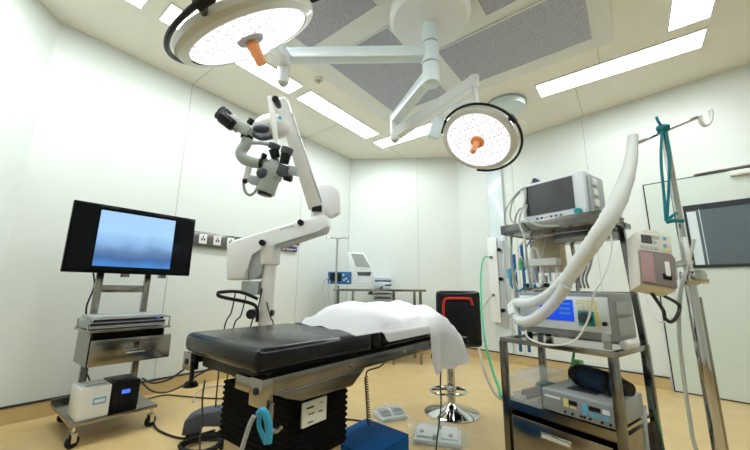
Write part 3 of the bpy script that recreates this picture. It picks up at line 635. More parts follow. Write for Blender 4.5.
# drape
g = MB(); rows = []; NA = 60
def sm(x, a, b): t = max(0, min(1, (x-a)/(b-a))); return t*t*(3-2*t)
def amin(b):
    if b < 1.30: return 1.10-.06*((1.30-b)/.37)
    return 1.10+.26*min(1, (b-1.30)/.28)
for i in range(NA+1):
    t0 = i/NA; row = []
    def A_(b): return amin(b)+(2.215-amin(b))*t0
    def drop(a): return 0 if a < 1.84 else .30*((a-1.84)/.43)**2.0
    a = A_(1.6)
    for j in range(5):                       # back hang
        z = .72+.10*j/4; row.append(ab(a, 1.615, z-drop(a)*.9))
    for j in range(25):
        t_ = j/24; b = 1.60+(.925-1.60)*t_; a = A_(b); e_ = sm(a-amin(b), 0, .26)
        hump = (.014+.085*e_)*math.sin(PI*min(1, max(0, (t_*.95+.03))))**.55
        hump *= 1-.22*sm(a, 1.5, 1.62)*(1-sm(a, 1.62, 1.8))
        w_ = .007*math.sin(a*23+b*9)+.006*math.sin(a*11-b*31)+.005*math.sin(b*47+a*5)+.004*math.sin(a*61+b*37)
        row.append(ab(a, b, .817+hump+w_*(.4+.6*e_)-drop(a)))
    a = A_(.925); ztop = .817-drop(a); k_ = sm(a, 1.665, 1.70)
    L_ = (.006+.048*sm(a, 1.22, 1.27))*(1-k_)+.30*k_
    zb = max(.530+.012*math.sin(a*8)+.03*(a-1.7), ztop-L_)
    for j in range(1, 12):
        k = j/11
        row.append(ab(a+.01*k, .925-.022*sm(k, 0, .25)-(.014*math.sin(a*30)*k if a > 1.7 else 0), ztop+(zb-ztop)*k))
    rows.append(row)
g.grid(rows, .004)
tag(obj('drape', g, 'sheet', loc=ab(1.6, 1.3, .81), ang=80), 'crumpled white sheet draped over the far half of the operating table', 'sheet')
# blue step
bk, rt, lf = Vector((-.04, 2.255, 0)), Vector((.204, 2.03, 0)), Vector((-.251, 1.981, 0))
ft = rt+lf-bk
g = MB(); g.prism([bk+Vector((0, 0, .005)), rt+Vector((0, 0, .005)), ft+Vector((0, 0, .005)), lf+Vector((0, 0, .005))], (0, 0, .185), .004); T = thing('step_stool', 'solid blue painted box step on the floor beside the operating table', 'step stool', (bk+ft)/2)
obj('body', g, 'blue', T)
g = MB(); g.prism([bk+Vector((0, 0, .1905)), rt+Vector((0, 0, .1905)), ft+Vector((0, 0, .1905)), lf+Vector((0, 0, .1905))], (0, 0, .0095), .003); obj('top_board', g, 'blue', T)
g = MB()
for q in (bk, rt, ft, lf): c = q.lerp((bk+ft)/2, .12); g.cyl(c, c+Vector((0, 0, .006)), .015)
obj('rubber_feet', g, 'black', T)
# ================================================================== BAR STOOL
SX = Vector((.653, 2.945, 0)); sr = math.radians(20)
T = thing('bar_stool', 'black bar stool with red piped backrest and chrome base behind the drape', 'bar stool', SX)
TS = Matrix.Translation(SX)
g = MB(); g.lathe([(0, 0), (.225, 0), (.225, .008), (.20, .02), (.08, .045), (.035, .08), (.03, .09), (0, .09)], TS, 48); obj('base', g, 'chrome', T)
g = MB(); g.cyl(SX+Vector((0, 0, .08)), SX+Vector((0, 0, .57)), .034, seg=24); obj('pole', g, 'chrome', T)
g = MB(); g.lathe([(.035, .16), (.042, .16), (.042, .20), (.035, .21)], TS, 24); obj('pole_collar', g, 'chrome', T)
g = MB(); pts = [SX+Vector((-.035+.145*math.cos(2*PI*k/24), -.05+.12*math.sin(2*PI*k/24), .185)) for k in range(24)]; g.tube(pts, .010, 10, sub=1, closed=True); g.tube([SX+Vector((-.02, 0, .185)), SX+Vector((-.17, -.03, .185))], .008, 8, sub=1); g.tube([SX+Vector((.02, 0, .185)), SX+Vector((.10, -.03, .185))], .008, 8, sub=1); obj('foot_ring', g, 'chrome', T)
SB0 = Matrix.Rotation(math.radians(3), 3, 'Z')
g = MB(); g.box(SX+Vector((-.06, -.05, .60)), (.34, .34, .075), SB0, .03); obj('seat', g, 'leather', T, ang=60)
bc = at(458.5, 318.5, 3.10); SB = Matrix.Rotation(math.radians(3), 3, 'Z')
g = MB(); g.box(bc, (.41, .09, .50), SB, .044); obj('backrest', g, 'leather', T, ang=60)
g = MB(); V = lambda x, z: bc+SB @ Vector((x, -.046, z))
g.tube([V(-.150, -.13), V(-.150, .10), V(-.135, .165), V(-.10, .180), V(.08, .180), V(.105, .168), V(.12, .12)], .013, 10, sub=4); obj('red_piping', g, 'red', T)
g = MB(); g.box(bc+SB @ Vector((0, -.042, -.02)), (.25, .012, .34), SB, .005); obj('inner_pad', g, 'black', T)
g = MB(); g.box(SX+Vector((.03, .10, .60)), (.16, .14, .03), SB, .005); g.box(bc+Vector((0, .045, -.18)), (.12, .02, .16), SB, .005); obj('back_bracket', g, 'black', T)
# ================================================================== BACK TABLE
BR = Fr((0, 0), 0); BR = Fr((-.50, 4.62), -math.radians(-0.0)); BR = Fr((-.565, 4.60), math.radians(4))
T = thing('instrument_table', 'long stainless steel table against the far wall behind the drape', 'table', BR.p(.6, .25, 0))
g = MB(); g.fb(BR, 0, 1.30, 0, .5, .968, 1.0, .004); obj('tabletop', g, 'steel', T)
for u, v in ((.05, .03), (1.22, .03), (.27, .03), (.84, .03), (.05, .47), (1.22, .47)):
    g = MB(); g.fb(BR, u-.018, u+.018, v-.018, v+.018, 0, .967); obj('leg', g, 'steel', T)
g = MB(); g.fb(BR, .07, 1.2, .02, .48, .30, .315); obj('lower_shelf', g, 'steel', T)
c = at(372, 292, 4.58)
g = MB(); g.cyl(BR.p(.52, .06, .92), BR.p(.52, .06, .967), .05, .02); obj('under_clamp', g, 'dark_grey', T)
T = thing('riser_tray', 'low pale riser tray under the blue and white units on the steel table', 'tray', BR.p(.3, .2, 1.001))
g = MB(); g.fb(BR, .02, .72, .04, .40, 1.045, 1.06, .003); obj('tray', g, 'device_face', T)
for u in (.06, .68):
    g = MB(); g.fb(BR, u-.01, u+.01, .06, .38, 1.001, 1.0445); obj('leg', g, 'steel_dark', T)
T = thing('pump_unit', 'small blue boxed pump unit on the left end of the steel table', 'device', BR.p(.1, .2, 1.061))
g = MB(); g.fb(BR, -.09, .245, .06, .34, 1.066, 1.235, .01); obj('casing', g, 'blue_device', T)
g = MB(); g.fb(BR, -.06, .10, .054, .06, 1.10, 1.215); obj('dark_panel', g, 'black', T)
for u, z in ((.13, 1.19), (.17, 1.14), (.20, 1.10), (.14, 1.12)):
    g = MB(); g.cyl(BR.p(u, .06, z), BR.p(u, .045, z), .013); obj('dial', g, 'white_blue', T)
g = MB(); g.fb(BR, .025, .22, .08, .32, 1.0605, 1.066); obj('foot_plate', g, 'black', T)
T = thing('console_unit', 'white console with a tilted grey screen on the steel table', 'device', BR.p(.4, .2, .976))
ft_ = lambda px: [at(x, y, 4.69) for x, y in px]
g = MB(); g.prism(ft_([(347, 252), (364, 253), (373, 269), (373, 281), (370, 283.5), (354, 283.5)]), (0, .22, 0), .012); obj('casing', g, 'device_face', T)
g = MB(); g.prism([p+Vector((0, -.004, 0)) for p in ft_([(351, 253.5), (363, 254.5), (370.5, 267.5), (356, 266.5)])], (0, .0035, 0)); obj('screen', g, 'mid_grey', T)
g = MB(); g.prism([p+Vector((0, -.004, 0)) for p in ft_([(357, 272), (371.5, 272), (370, 276), (358, 275.5)])], (0, .0035, 0)); obj('front_slot', g, 'dark_grey', T)
T = thing('drawer_rack', 'tall rack of stacked pale blue trays against the far wall behind the steel table', 'rack', BR.p(.7, .68, 0))
g = MB(); g.fb(BR, .60, .612, .56, .82, .02, 1.21); g.fb(BR, .872, .884, .56, .82, .02, 1.21); g.fb(BR, .612, .872, .80, .82, .02, 1.21); g.fb(BR, .60, .884, .56, .82, .0, .02); obj('frame', g, 'white', T)
for k in range(18):
    z = .03+k*.065; g = MB(); g.fb(BR, .616, .868, .55, .79, z, z+.042, .004); obj('tray', g, 'tray_blue' if k % 2 else 'device_face', T)
IX = at(336.7, 260, 4.3)
T = thing('drip_stand', 'slim chrome drip stand with small top hooks left of the steel table', 'drip stand', (IX.x, IX.y, 0))
g = MB(); g.cyl((IX.x, IX.y, .06), (IX.x, IX.y, 1.66), .014); obj('pole', g, 'chrome', T)
for s_ in (-1, 1):
    g = MB(); g.tube([(IX.x, IX.y, 1.655), (IX.x+s_*.10, IX.y, 1.665), (IX.x+s_*.14, IX.y, 1.65), (IX.x+s_*.15, IX.y, 1.69)], .006, 8); obj('hook', g, 'chrome', T)
for k in range(5):
    a = 2*PI*k/5; d_ = Vector((math.cos(a), math.sin(a), 0)); g = MB(); g.tube([Vector((IX.x, IX.y, .08)), Vector((IX.x, IX.y, .06))+d_*.22], .012, 8, sub=1); o = obj('leg', g, 'chrome', T)
    g = MB(); c = Vector((IX.x, IX.y, .024))+d_*.22; g.cyl(c-Vector((-d_.y, d_.x, 0))*.01, c+Vector((-d_.y, d_.x, 0))*.01, .024); obj('caster', g, 'black', o)
g = MB(); g.tube([at(329, 277, 4.62), at(323, 284, 4.55), at(324, 300, 4.5), at(328, 320, 4.5), at(327, 350, 4.5)], .007, 6); g.tube([at(330, 280, 4.56), at(328, 292, 4.5), at(331, 310, 4.5), at(331, 345, 4.5)], .006, 6)
tag(obj('hanging_cable', g, 'mid_grey', loc=at(324, 300, 4.5)), 'grey cable hanging from the blue pump unit beside the drip stand', 'cable')

scene.view_settings.view_transform = 'Standard'; scene.view_settings.look = 'None'; scene.view_settings.exposure = .44; scene.view_settings.gamma = 1
# ================================================================== EQUIPMENT CART (right foreground)
CF = Fr((.771, 2.086), math.atan2(-.489, .344)); cp = CF.p
T = thing('equipment_cart', 'tall stainless steel equipment cart with shelves and drawer at right', 'cart', cp(.3, .23, 0))
for u, v, h in ((.012, .012, .70), (.588, .012, .70), (.012, .44, 1.35), (.588, .44, 1.40)):
    g = MB(); g.fb(CF, u-.019, u+.019, v-.016, v+.016, .09, min(h, .72), .003)
    if h > 1: du = .0 if u < .1 else -.035; g.prism([cp(u-.014, v-.014, .71), cp(u+.014, v-.014, .71), cp(u+.014, v+.014, .71), cp(u-.014, v+.014, .71)], cp(u+du, v, h)-cp(u, v, .71))
    obj('post', g, 'steel_dark', T)
    caster(CF, u, v, T, .09, r=.034)
def shelf(z0, z1, name, lip=True, m='steel'):
    g = MB(); g.fb(CF, -.001, .601, -.001, .455, z0, z1, .003); o = obj(name, g, m, T); return o
g = MB(); g.fb(CF, -.002, .602, -.002, .026, .695, .722, .003); g.fb(CF, -.002, .602, .43, .456, .695, .722, .003); g.fb(CF, -.002, .026, .026, .43, .695, .722, .003); g.fb(CF, .574, .602, .026, .43, .695, .722, .003); g.fb(CF, .026, .574, .026, .43, .704, .712); obj('upper_shelf', g, 'steel', T)
g = MB(); g.fb(CF, .026, .574, 0.0, .43, .358, .372); g.fb(CF, .026, .574, -.002, .0, .340, .378); obj('middle_shelf', g, 'steel', T)
g = MB(); g.fb(CF, .026, .574, .0, .43, .095, .105); obj('bottom_shelf', g, 'steel', T)
g = MB(); g.fb(CF, .028, .04, .02, .42, .106, .335); g.fb(CF, .56, .572, .02, .42, .106, .335); g.fb(CF, .04, .56, .41, .42, .106, .335); g.fb(CF, .04, .56, .02, .41, .325, .335); obj('drawer_housing', g, 'steel_dark', T)
g = MB(); g.fb(CF, .05, .55, -.004, .012, .115, .305, .003); g.fb(CF, .055, .065, .012, .40, .12, .25); g.fb(CF, .535, .545, .012, .40, .12, .25); dr = obj('drawer', g, 'steel', T)
g = MB(); g.fb(CF, .215, .37, -.012, -.004, .238, .268, .003); h_ = obj('handle', g, 'chrome', dr)
g = MB(); g.fb(CF, .225, .36, -.014, -.0122, .245, .261); obj('handle_recess', g, 'cream', h_)
g = MB(); g.fb(CF, .026, .574, .432, .448, .98, 1.0, .003); obj('rear_rail', g, 'steel', T)
# upper tray for the monitor, carried by a rear box column
g = MB(); g.fb(CF, .035, .60, .05, .36, 1.355, 1.396, .008); g.fb(CF, .035, .60, .038, .0495, 1.352, 1.410, .003); g.fb(CF, .025, .0345, .038, .36, 1.352, 1.410, .003); g.fb(CF, .5905, .60, .05, .36, 1.397, 1.410); g.fb(CF, -.002, .60, .37, .45, 1.355, 1.385, .003); g.fb(CF, .2, .4, .36, .37, 1.36, 1.38); obj('monitor_shelf', g, 'steel_dark', T)
g = MB(); g.fb(CF, .06, .23, .36, .45, 1.12, 1.349, .006); obj('column_box', g, 'tan_and_reflection', T)
g = MB(); g.fb(CF, .25, .56, .25, .40, 1.29, 1.349, .01); obj('under_shelf_module', g, 'steel_dark', T)
# patient monitor
T = thing('patient_monitor', 'white patient monitor with dark screen on the top shelf of the cart', 'monitor', cp(.34, .2, 1.41))
g = MB(); g.fb(CF, .155, .520, .10, .30, 1.408, 1.665, .014); obj('casing', g, 'device_face', T)
g = MB(); g.fb(CF, .178, .462, .095, .0995, 1.455, 1.645); sc_ = obj('screen', g, 'dark_screen', T)
g = MB(); g.fb(CF, .160, .515, .094, .0995, 1.412, 1.447, .002); pn = obj('button_strip', g, 'white_blue', T)
for k in range(6):
    g = MB(); c = cp(.245+k*.028, .094, 1.430); g.cyl(c, cp(.245+k*.028, .090, 1.430), .0065, seg=12); obj('button', g, 'orange' if k == 2 else 'dark_grey', pn)
g = MB(); g.cyl(cp(.478, .094, 1.432), cp(.478, .075, 1.432), .02, .017); obj('dial', g, 'teal_key', pn)
g = MB(); g.fb(CF, .522, .540, .13, .30, 1.43, 1.64, .004); obj('side_panel', g, 'device_grey', T)
for k in range(3):
    g = MB(); g.fb(CF, .5405, .547, .15, .20, 1.46+k*.06, 1.50+k*.06, .002); obj('module_plug', g, 'white', T)
g = MB()
for u in (.20, .48): g.fb(CF, u-.015, u+.015, .12, .28, 1.397, 1.408)
obj('foot_rail', g, 'dark_grey', T)
g = MB(); g.fb(CF, .195, .25, .14, .18, 1.666, 1.685, .006); g.cyl(cp(.222, .14, 1.69), cp(.222, .18, 1.69), .016); tag(obj('sensor_clip', g, 'purple', loc=cp(.262, .16, 1.667)), 'small dark purple finger sensor clip lying on top of the patient monitor', 'sensor clip')
# hanging monitor leads, loops on the left
def cable(name, pts, r, m, label, cat='cable', group=None, seg=6):
    g = MB(); g.tube(pts, r, seg); return tag(obj(name, g, m, loc=pts[0]), label, cat, group)
cable('sensor_lead', [cp(.215, .13, 1.672), cp(.14, .08, 1.62), cp(.07, .05, 1.52), cp(.045, .06, 1.44), cp(.06, .08, 1.405), cp(.13, .07, 1.403)], .005, 'grey_cable', 'grey lead looping from the sensor clip down the left of the patient monitor', group='leads looped on the monitor shelf')
cable('sensor_lead', [cp(.150, .09, 1.62), cp(.10, .08, 1.57), cp(.075, .08, 1.47), cp(.10, .10, 1.42), cp(.148, .12, 1.44)], .005, 'grey_cable', 'inner grey lead loop beside the left edge of the patient monitor', group='leads looped on the monitor shelf')
cable('sensor_lead', [cp(.148, .15, 1.52), cp(.10, .16, 1.53), cp(.06, .16, 1.47), cp(.07, .16, 1.41), cp(.12, .18, 1.403)], .006, 'grey_cable', 'thick grey lead arched over the left end of the monitor shelf', group='leads looped on the monitor shelf')
cable('sensor_lead', [cp(.19, .085, 1.645), cp(.185, .08, 1.55), cp(.17, .02, 1.42), cp(.22, -.02, 1.30), cp(.20, .02, 1.15), cp(.18, .08, 1.02)], .006, 'grey_cable', 'beige lead hanging in front of the monitor screen down to the gas flow meters', group='leads looped on the monitor shelf')
cable('sensor_lead', [cp(.19, .088, 1.53), cp(.19, .06, 1.44), cp(.30, .0, 1.37), cp(.38, .01, 1.355), cp(.40, .1, 1.365)], .006, 'grey_cable', 'beige lead curving under the front lip of the monitor shelf', group='leads looped on the monitor shelf')
for k in range(3):
    cable('power_lead', [cp(.40+k*.02, .42, 1.40), cp(.41+k*.018, .33, 1.28), cp(.38+k*.02, .32, 1.16), cp(.33+k*.02, .36, 1.08), cp(.32+k*.02, .40, 1.02)], .007, 'mid_grey', 'dark grey lead in the bundle hanging under the patient monitor', group='leads hanging under the monitor')
# flow meter block
T = thing('flow_meter_block', 'white gas flow meter block with clear tubes behind the white hose', 'flow meter', cp(.15, .25, .995))
g = MB(); g.fb(CF, .055, .29, .19, .28, .995, 1.02, .004); obj('base_plate', g, 'steel', T)
g = MB(); g.fb(CF, .07, .28, .20, .27, 1.155, 1.20, .006); obj('top_manifold', g, 'white', T)
g = MB(); g.fb(CF, .07, .28, .20, .27, 1.021, 1.05, .006); obj('valve_body', g, 'white', T)
for k in range(5):
    u = .09+k*.043
    g = MB(); g.cyl(cp(u, .235, 1.05), cp(u, .235, 1.155), .014, seg=16); o = obj('glass_tube', g, 'clear', T)
    g = MB(); g.cyl(cp(u, .235, 1.06), cp(u, .235, 1.14), .005, seg=10); obj('float_rod', g, 'blue_pipe' if k % 2 else 'white', o)
    g = MB(); g.cyl(cp(u, .20, 1.033), cp(u, .165, 1.033), .013, seg=16); obj('valve_knob', g, ('black', 'blue_key', 'white', 'black', 'white_blue')[k], T)
g = MB(); g.cyl(cp(.12, .235, 1.20), cp(.12, .235, 1.24), .018); g.tube([cp(.12, .235, 1.24), cp(.13, .22, 1.27), cp(.16, .22, 1.26), cp(.17, .23, 1.20)], .012, 8); obj('outlet_elbow', g, 'white', T)
g = MB(); g.cyl(cp(.06, .18, 1.13), cp(.06, .18, 1.19), .013); g.cyl(cp(.06, .18, 1.19), cp(.06, .18, 1.21), .008); obj('green_connector', g, 'green_light', T)
for k, (u, v, m_, z0, z1) in enumerate(((-.055, .30, 'blue_pipe', .60, 1.25), (-.012, .33, 'blue_pipe', .60, 1.32))):
    cable('gas_pipe', [cp(u, v, z0), cp(u+.004, v, (z0+z1)/2), cp(u, v, z1)], .011, m_, ('left', 'right')[k]+' one of two upright blue gas pipes at the left rear of the cart', 'pipe', 'blue gas pipes on the cart', 8)
cable('clear_tube', [cp(.02, .10, 1.37), cp(.015, .07, 1.2), cp(.03, .06, 1.05), cp(.02, .10, .9), cp(.06, .06, .75)], .010, 'clear', 'clear tube dropping from the monitor shelf along the left cart post', 'tube', seg=8)
cable('beige_tube', [cp(.05, .12, 1.37), cp(.055, .09, 1.2), cp(.045, .12, 1.05), cp(.05, .12, .90)], .009, 'grey_cable', 'beige tube hanging beside the clear tube at the left of the cart', 'tube', seg=8)
cable('green_tube', [cp(.25, .36, .60), cp(.24, .41, .66), cp(.20, .41, .50), cp(.18, .38, .40)], .006, 'green_hose', 'short green tube behind the clear box on the middle cart shelf', 'tube')
T = thing('absorber_unit', 'white valve unit with grey dome and upright cylinder behind the flow meters', 'valve unit', cp(-.0, .40, .72))
g = MB(); g.cyl(cp(.10, .39, .722), cp(.10, .39, 1.10), .022, seg=20); obj('support_column', g, 'steel', T)
g = MB(); g.cyl(cp(.05, .33, 1.06), cp(.05, .33, 1.16), .030, seg=24, bev=.006); obj('white_valve', g, 'white', T)
g = MB(); g.cyl(cp(.05, .33, 1.161), cp(.05, .33, 1.185), .024, .014, seg=24); obj('grey_dome', g, 'mid_grey', T)
g = MB(); g.cyl(cp(.01, .14, 1.08), cp(.01, .14, 1.14), .020, seg=20, bev=.004); g.tube([cp(.01, .14, 1.08), cp(.0, .16, 1.03), cp(.03, .2, 1.0), cp(.04, .26, 1.03), cp(.05, .33, 1.07)], .009, 8); obj('sensor_port', g, 'blue_key', T)
g = MB(); g.fb(CF, -.03, .02, .24, .30, .90, .93, .004); g.cyl(cp(-.03, .27, .915), cp(.09, .39, .915), .008); obj('rail_bracket', g, 'steel', T)
for k in range(4):
    cable('thin_tube', [cp(.03+k*.05, .30, 1.34), cp(.01+k*.055, .24+k*.01, 1.27), cp(.05+k*.04, .22, 1.20-k*.02), cp(.02+k*.06, .17, 1.10), cp(.05+k*.05, .16, 1.0+.01*k)], .0045, ('white', 'blue_pipe', 'clear_bag', 'white')[k], ('outer left white', 'blue', 'clear', 'inner right white')[k]+' thin tube looping from the monitor shelf into the flow meters', 'tube', 'thin tubes around the flow meters')
cable('steel_conduit', [cp(.30, .40, 1.0), cp(.30, .40, 1.15), cp(.29, .40, 1.345)], .011, 'steel', 'upright steel conduit behind the flow meters under the monitor shelf', 'pipe')
# breathing device on the upper shelf
T = thing('anaesthesia_unit', 'wide grey device with blue screen and yellow keys on the upper cart shelf', 'device', cp(.35, .2, .723))
g = MB(); g.fb(CF, .105, .60, .04, .31, .765, .992, .008); obj('casing', g, 'casing_dark', T)
g = MB(); g.fb(CF, .125, .585, .034, .0395, .80, .972, .002); fc = obj('front_panel', g, 'device_face', T)
g = MB(); g.fb(CF, .245, .425, .031, .0335, .845, .955); lc = obj('blue_screen', g, 'blue_lcd', fc)
for z in (.93, .905, .88):
    g = MB(); g.fb(CF, .355, .41, .0295, .0308, z, z+.007); obj('screen_text', g, 'blue_key', lc)
for k, (u0_, u1_, z0, z1, m_) in enumerate(((.445, .535, .905, .955, 'yellow_key'), (.445, .520, .828, .900, 'teal_key'), (.523, .54, .828, .900, 'yellow_key'), (.14, .225, .90, .935, 'white'))):
    g = MB(); g.fb(CF, u0_, u1_, .031, .0335, z0, z1); o = obj('key_field', g, m_, fc)
    if k == 0:
        for i in range(3):
            for j in range(3): g = MB(); g.fb(CF, .450+i*.028, .471+i*.028, .029, .0308, .909+j*.015, .919+j*.015); obj('key', g, 'device_face', o)
    if k == 3:
        for j in range(2): g = MB(); g.fb(CF, .15, .215-j*.02, .0295, .0308, .922-j*.013, .927-j*.013); obj('panel_lettering', g, 'blue_key', o)
g = MB(); g.cyl(cp(.482, .031, .868), cp(.482, .005, .868), .030, .028, 28, bev=.003); obj('control_dial', g, 'dark_grey', fc)
g = MB(); g.cyl(cp(.565, .034, .845), cp(.565, .02, .845), .010); obj('knob', g, 'black', fc)
for u in (.15, .55):
    for v in (.07, .28): g = MB(); g.cyl(cp(u, v, .7225), cp(u, v, .765), .018); obj('foot', g, 'black', T)
g = MB(); g.fb(CF, .6005, .606, .08, .28, .79, .87); g.fb(CF, .6005, .606, .08, .28, .89, .95); obj('side_vent', g, 'mid_grey', T)
g = MB(); g.cyl(cp(.575, -.005, .7225), cp(.575, -.005, .80), .022, .018, bev=.003); g.cyl(cp(.575, -.005, .80), cp(.575, -.005, .815), .013); tag(obj('small_bottle', g, 'clear', loc=cp(.575, -.005, .7225)), 'small clear bottle at the right front corner of the upper cart shelf', 'bottle')
g = MB(); g.cyl(cp(.612, .09, .748), cp(.612, .22, .748), .022, seg=16, bev=.006); tag(obj('white_roll', g, 'white', loc=cp(.612, .15, .725)), 'white roll lying at the right side of the upper cart shelf', 'roll')
# electrosurgical unit
T = thing('electrosurgical_unit', 'low grey electrosurgical unit with blue and yellow keys on the middle shelf', 'device', cp(.4, .15, .373))
g = MB(); g.fb(CF, .232, .572, .01, .36, .381, .487, .005); obj('casing', g, 'device_grey', T)
g = MB(); g.fb(CF, .238, .566, .004, .0095, .388, .480, .001); fc = obj('front_panel', g, 'casing_dark', T)
for u0_, u1_, z0, z1, m_ in ((.345, .368, .425, .462, 'yellow_key'), (.372, .410, .440, .460, 'black'), (.375, .405, .425, .433, 'yellow_key'), (.435, .455, .415, .462, 'blue_key'), (.462, .512, .438, .458, 'black'), (.465, .485, .412, .428, 'blue_key'), (.492, .508, .412, .428, 'blue_key'), (.52, .545, .412, .428, 'blue_key'), (.52, .55, .438, .458, 'device_face'), (.25, .33, .45, .46, 'device_face')):
    g = MB(); g.fb(CF, u0_, u1_, .001, .0038, z0, z1); obj('key' if m_ != 'black' else 'display', g, m_, fc)
for u in (.35, .385, .425, .44, .465, .515, .55):
    g = MB(); g.cyl(cp(u, .004, .400), cp(u, -.004, .400), .0055, seg=12); obj('socket', g, 'black', fc)
for u in (.26, .54):
    for v in (.04, .32): g = MB(); g.cyl(cp(u, v, .3725), cp(u, v, .381), .012); obj('foot', g, 'black', T)
g = MB(); g.fb(CF, .32, .46, .10, .18, .4875, .492, .001); tag(obj('paper_tag', g, 'dark_grey', loc=cp(.4, .14, .488)), 'thin dark tag lying on top of the low electrosurgical unit', 'tag')
# clear storage box with things inside
T = thing('storage_box', 'clear plastic storage box on the left of the middle cart shelf', 'box', cp(.12, .1, .373))
g = MB(); w_ = .003; x0, x1, y0, y1, z0, z1 = .03, .222, .01, .36, .374, .50
g.fb(CF, x0, x1, y0, y0+w_, z0, z1); g.fb(CF, x0, x1, y1-w_, y1, z0, z1); g.fb(CF, x0, x0+w_, y0+w_, y1-w_, z0, z1); g.fb(CF, x1-w_, x1, y0+w_, y1-w_, z0, z1); g.fb(CF, x0+w_, x1-w_, y0+w_, y1-w_, z0, z0+w_); obj('bin', g, 'clear', T)
g = MB(); g.fb(CF, x0-.004, x1+.002, y0-.004, y1+.004, z1+.001, z1+.012, .003); g.fb(CF, x0+.01, x1-.01, y0+.01, y1-.01, z1+.0125, z1+.03, .006); obj('lid', g, 'clear_bag', T)
g = MB(); g.cyl(cp(.10, .06, .41), cp(.13, .18, .42), .028, bev=.005); g.cyl(cp(.13, .18, .42), cp(.14, .22, .422), .016); tag(obj('face_mask_handle', g, 'dark_grey', loc=cp(.1, .1, .38)), 'dark grey handpiece inside the clear storage box', 'handpiece')
g = MB(); g.box(cp(.13, .27, .42), (.12, .10, .06), CF.R, .015); tag(obj('green_pouch', g, 'teal', loc=cp(.13, .27, .39)), 'dark green pouch inside the rear of the clear storage box', 'pouch')
g = MB(); pts = [cp(.07+.035*math.cos(t_*.7), .06+.035*math.sin(t_*.7), .383+t_*.0012) for t_ in range(26)]; g.tube(pts, .004, 6, sub=2); tag(obj('coiled_tube', g, 'white', loc=cp(.07, .06, .383)), 'coiled white tube at the front inside the clear storage box', 'tube')
g = MB(); g.box(cp(.255, .40, .48), (.05, .05, .22), CF.R, .01); tag(obj('green_carton', g, 'green_light', loc=cp(.255, .40, .373)), 'light green carton standing behind the clear storage box', 'carton')
# navy roll bag
T = thing('roll_bag', 'dark navy rolled cloth bag lying on the electrosurgical unit', 'bag', cp(.43, .2, .4875))
A0 = cp(.33, .22, .545); A1 = cp(.55, .14, .545)
g = MB(); g.tube([A0, A0.lerp(A1, .2), A0.lerp(A1, .5), A0.lerp(A1, .8), A1], .06, 20, sub=4, rfun=lambda t_: .048+.008*math.sin(PI*t_)+.0025*math.sin(t_*40)); obj('rolled_body', g, 'navy', T)
dA = (A1-A0).normalized()
g = MB(); g.cyl(A0-dA*.03, A0-dA*.001, .040, .048, 20); obj('gathered_end', g, 'black', T)
g = MB(); g.cyl(A1+dA*.001, A1+dA*.06, .047, .03, 20); obj('gathered_end', g, 'black', T)
for t_ in (.04, .80): g = MB(); g.tube([A0.lerp(A1, t_), A0.lerp(A1, t_+.12)], .058, 20, sub=1); obj('strap', g, 'black', T)
# cables at the right side of the cart
cable('side_cable', [cp(.62, .30, .50), cp(.66, .22, .40), cp(.70, .12, .22), cp(.70, .05, .05), cp(.66, -.1, .012)], .006, 'dark_green', 'dark green cable hanging down the right side of the cart', group='cables at the right side of the cart')
cable('side_cable', [cp(.62, .22, .46), cp(.63, .16, .38), cp(.645, .10, .22), cp(.65, .08, .05), cp(.64, .0, .012)], .008, 'mid_grey', 'grey cable hanging close to the right cart post', group='cables at the right side of the cart')
cable('white_cable', [cp(.16, .02, .775), cp(.22, -.06, .745), cp(.34, -.09, .728), cp(.46, -.08, .76), cp(.53, -.07, .86), cp(.56, -.05, .98), cp(.60, .02, 1.10), cp(.62, .08, 1.25), cp(.63, .01, 1.37)], .005, 'white', 'thin white cable looping in front of the wide grey device')
cable('white_cable', [cp(.60, .45, 1.30), cp(.64, .36, 1.15), cp(.66, .30, 1.0), cp(.72, .24, .86), cp(.80, .22, .92), cp(.78, .24, 1.05)], .004, 'white', 'thin white cable looping to the right of the cart upright')
# hose from the pole to the device
T = thing('ventilator_hose', 'thick translucent white hose hanging from the drip pole to the cart', 'hose', at(634, 150, 1.40))
def rib(pts, r, name):
    g = MB(); g.tube(pts, r, 16, sub=10, rfun=lambda t_: (.021+.015*sm(t_, 0, .4)-.004*sm(t_, .6, 1))*(1+.05*math.sin(t_*170)+.03*math.sin(t_*61)) if name == 'main_hose' else r*(1+.04*math.sin(t_*150))); obj(name, g, 'hose', T)
rib([at(633, 136, 1.41), at(630, 165, 1.40), at(619, 198, 1.39), at(604, 226, 1.41), at(586, 252, 1.49), at(567, 279, 1.60), at(559, 288, 1.64)], .040, 'main_hose')
rib([at(563, 281, 1.61), at(548, 295, 1.70), at(534, 302, 1.80), at(523, 303, 1.90), at(516, 303, 1.98), at(512, 308, 1.98), at(514, 316, 1.93)], .026, 'branch_hose')
rib([at(566, 285, 1.59), at(556, 300, 1.66), at(542, 314, 1.74), at(530, 321, 1.82), at(520, 321, 1.90), at(514, 314, 1.95), at(512, 305, 1.99)], .028, 'branch_hose')
g = MB(); g.cyl(at(521, 304, 1.99), at(527, 304, 2.0), .020, bev=.004); g.cyl(at(527, 303.5, 2.0), at(531, 303, 2.0), .013); obj('connector', g, 'mid_grey', T)
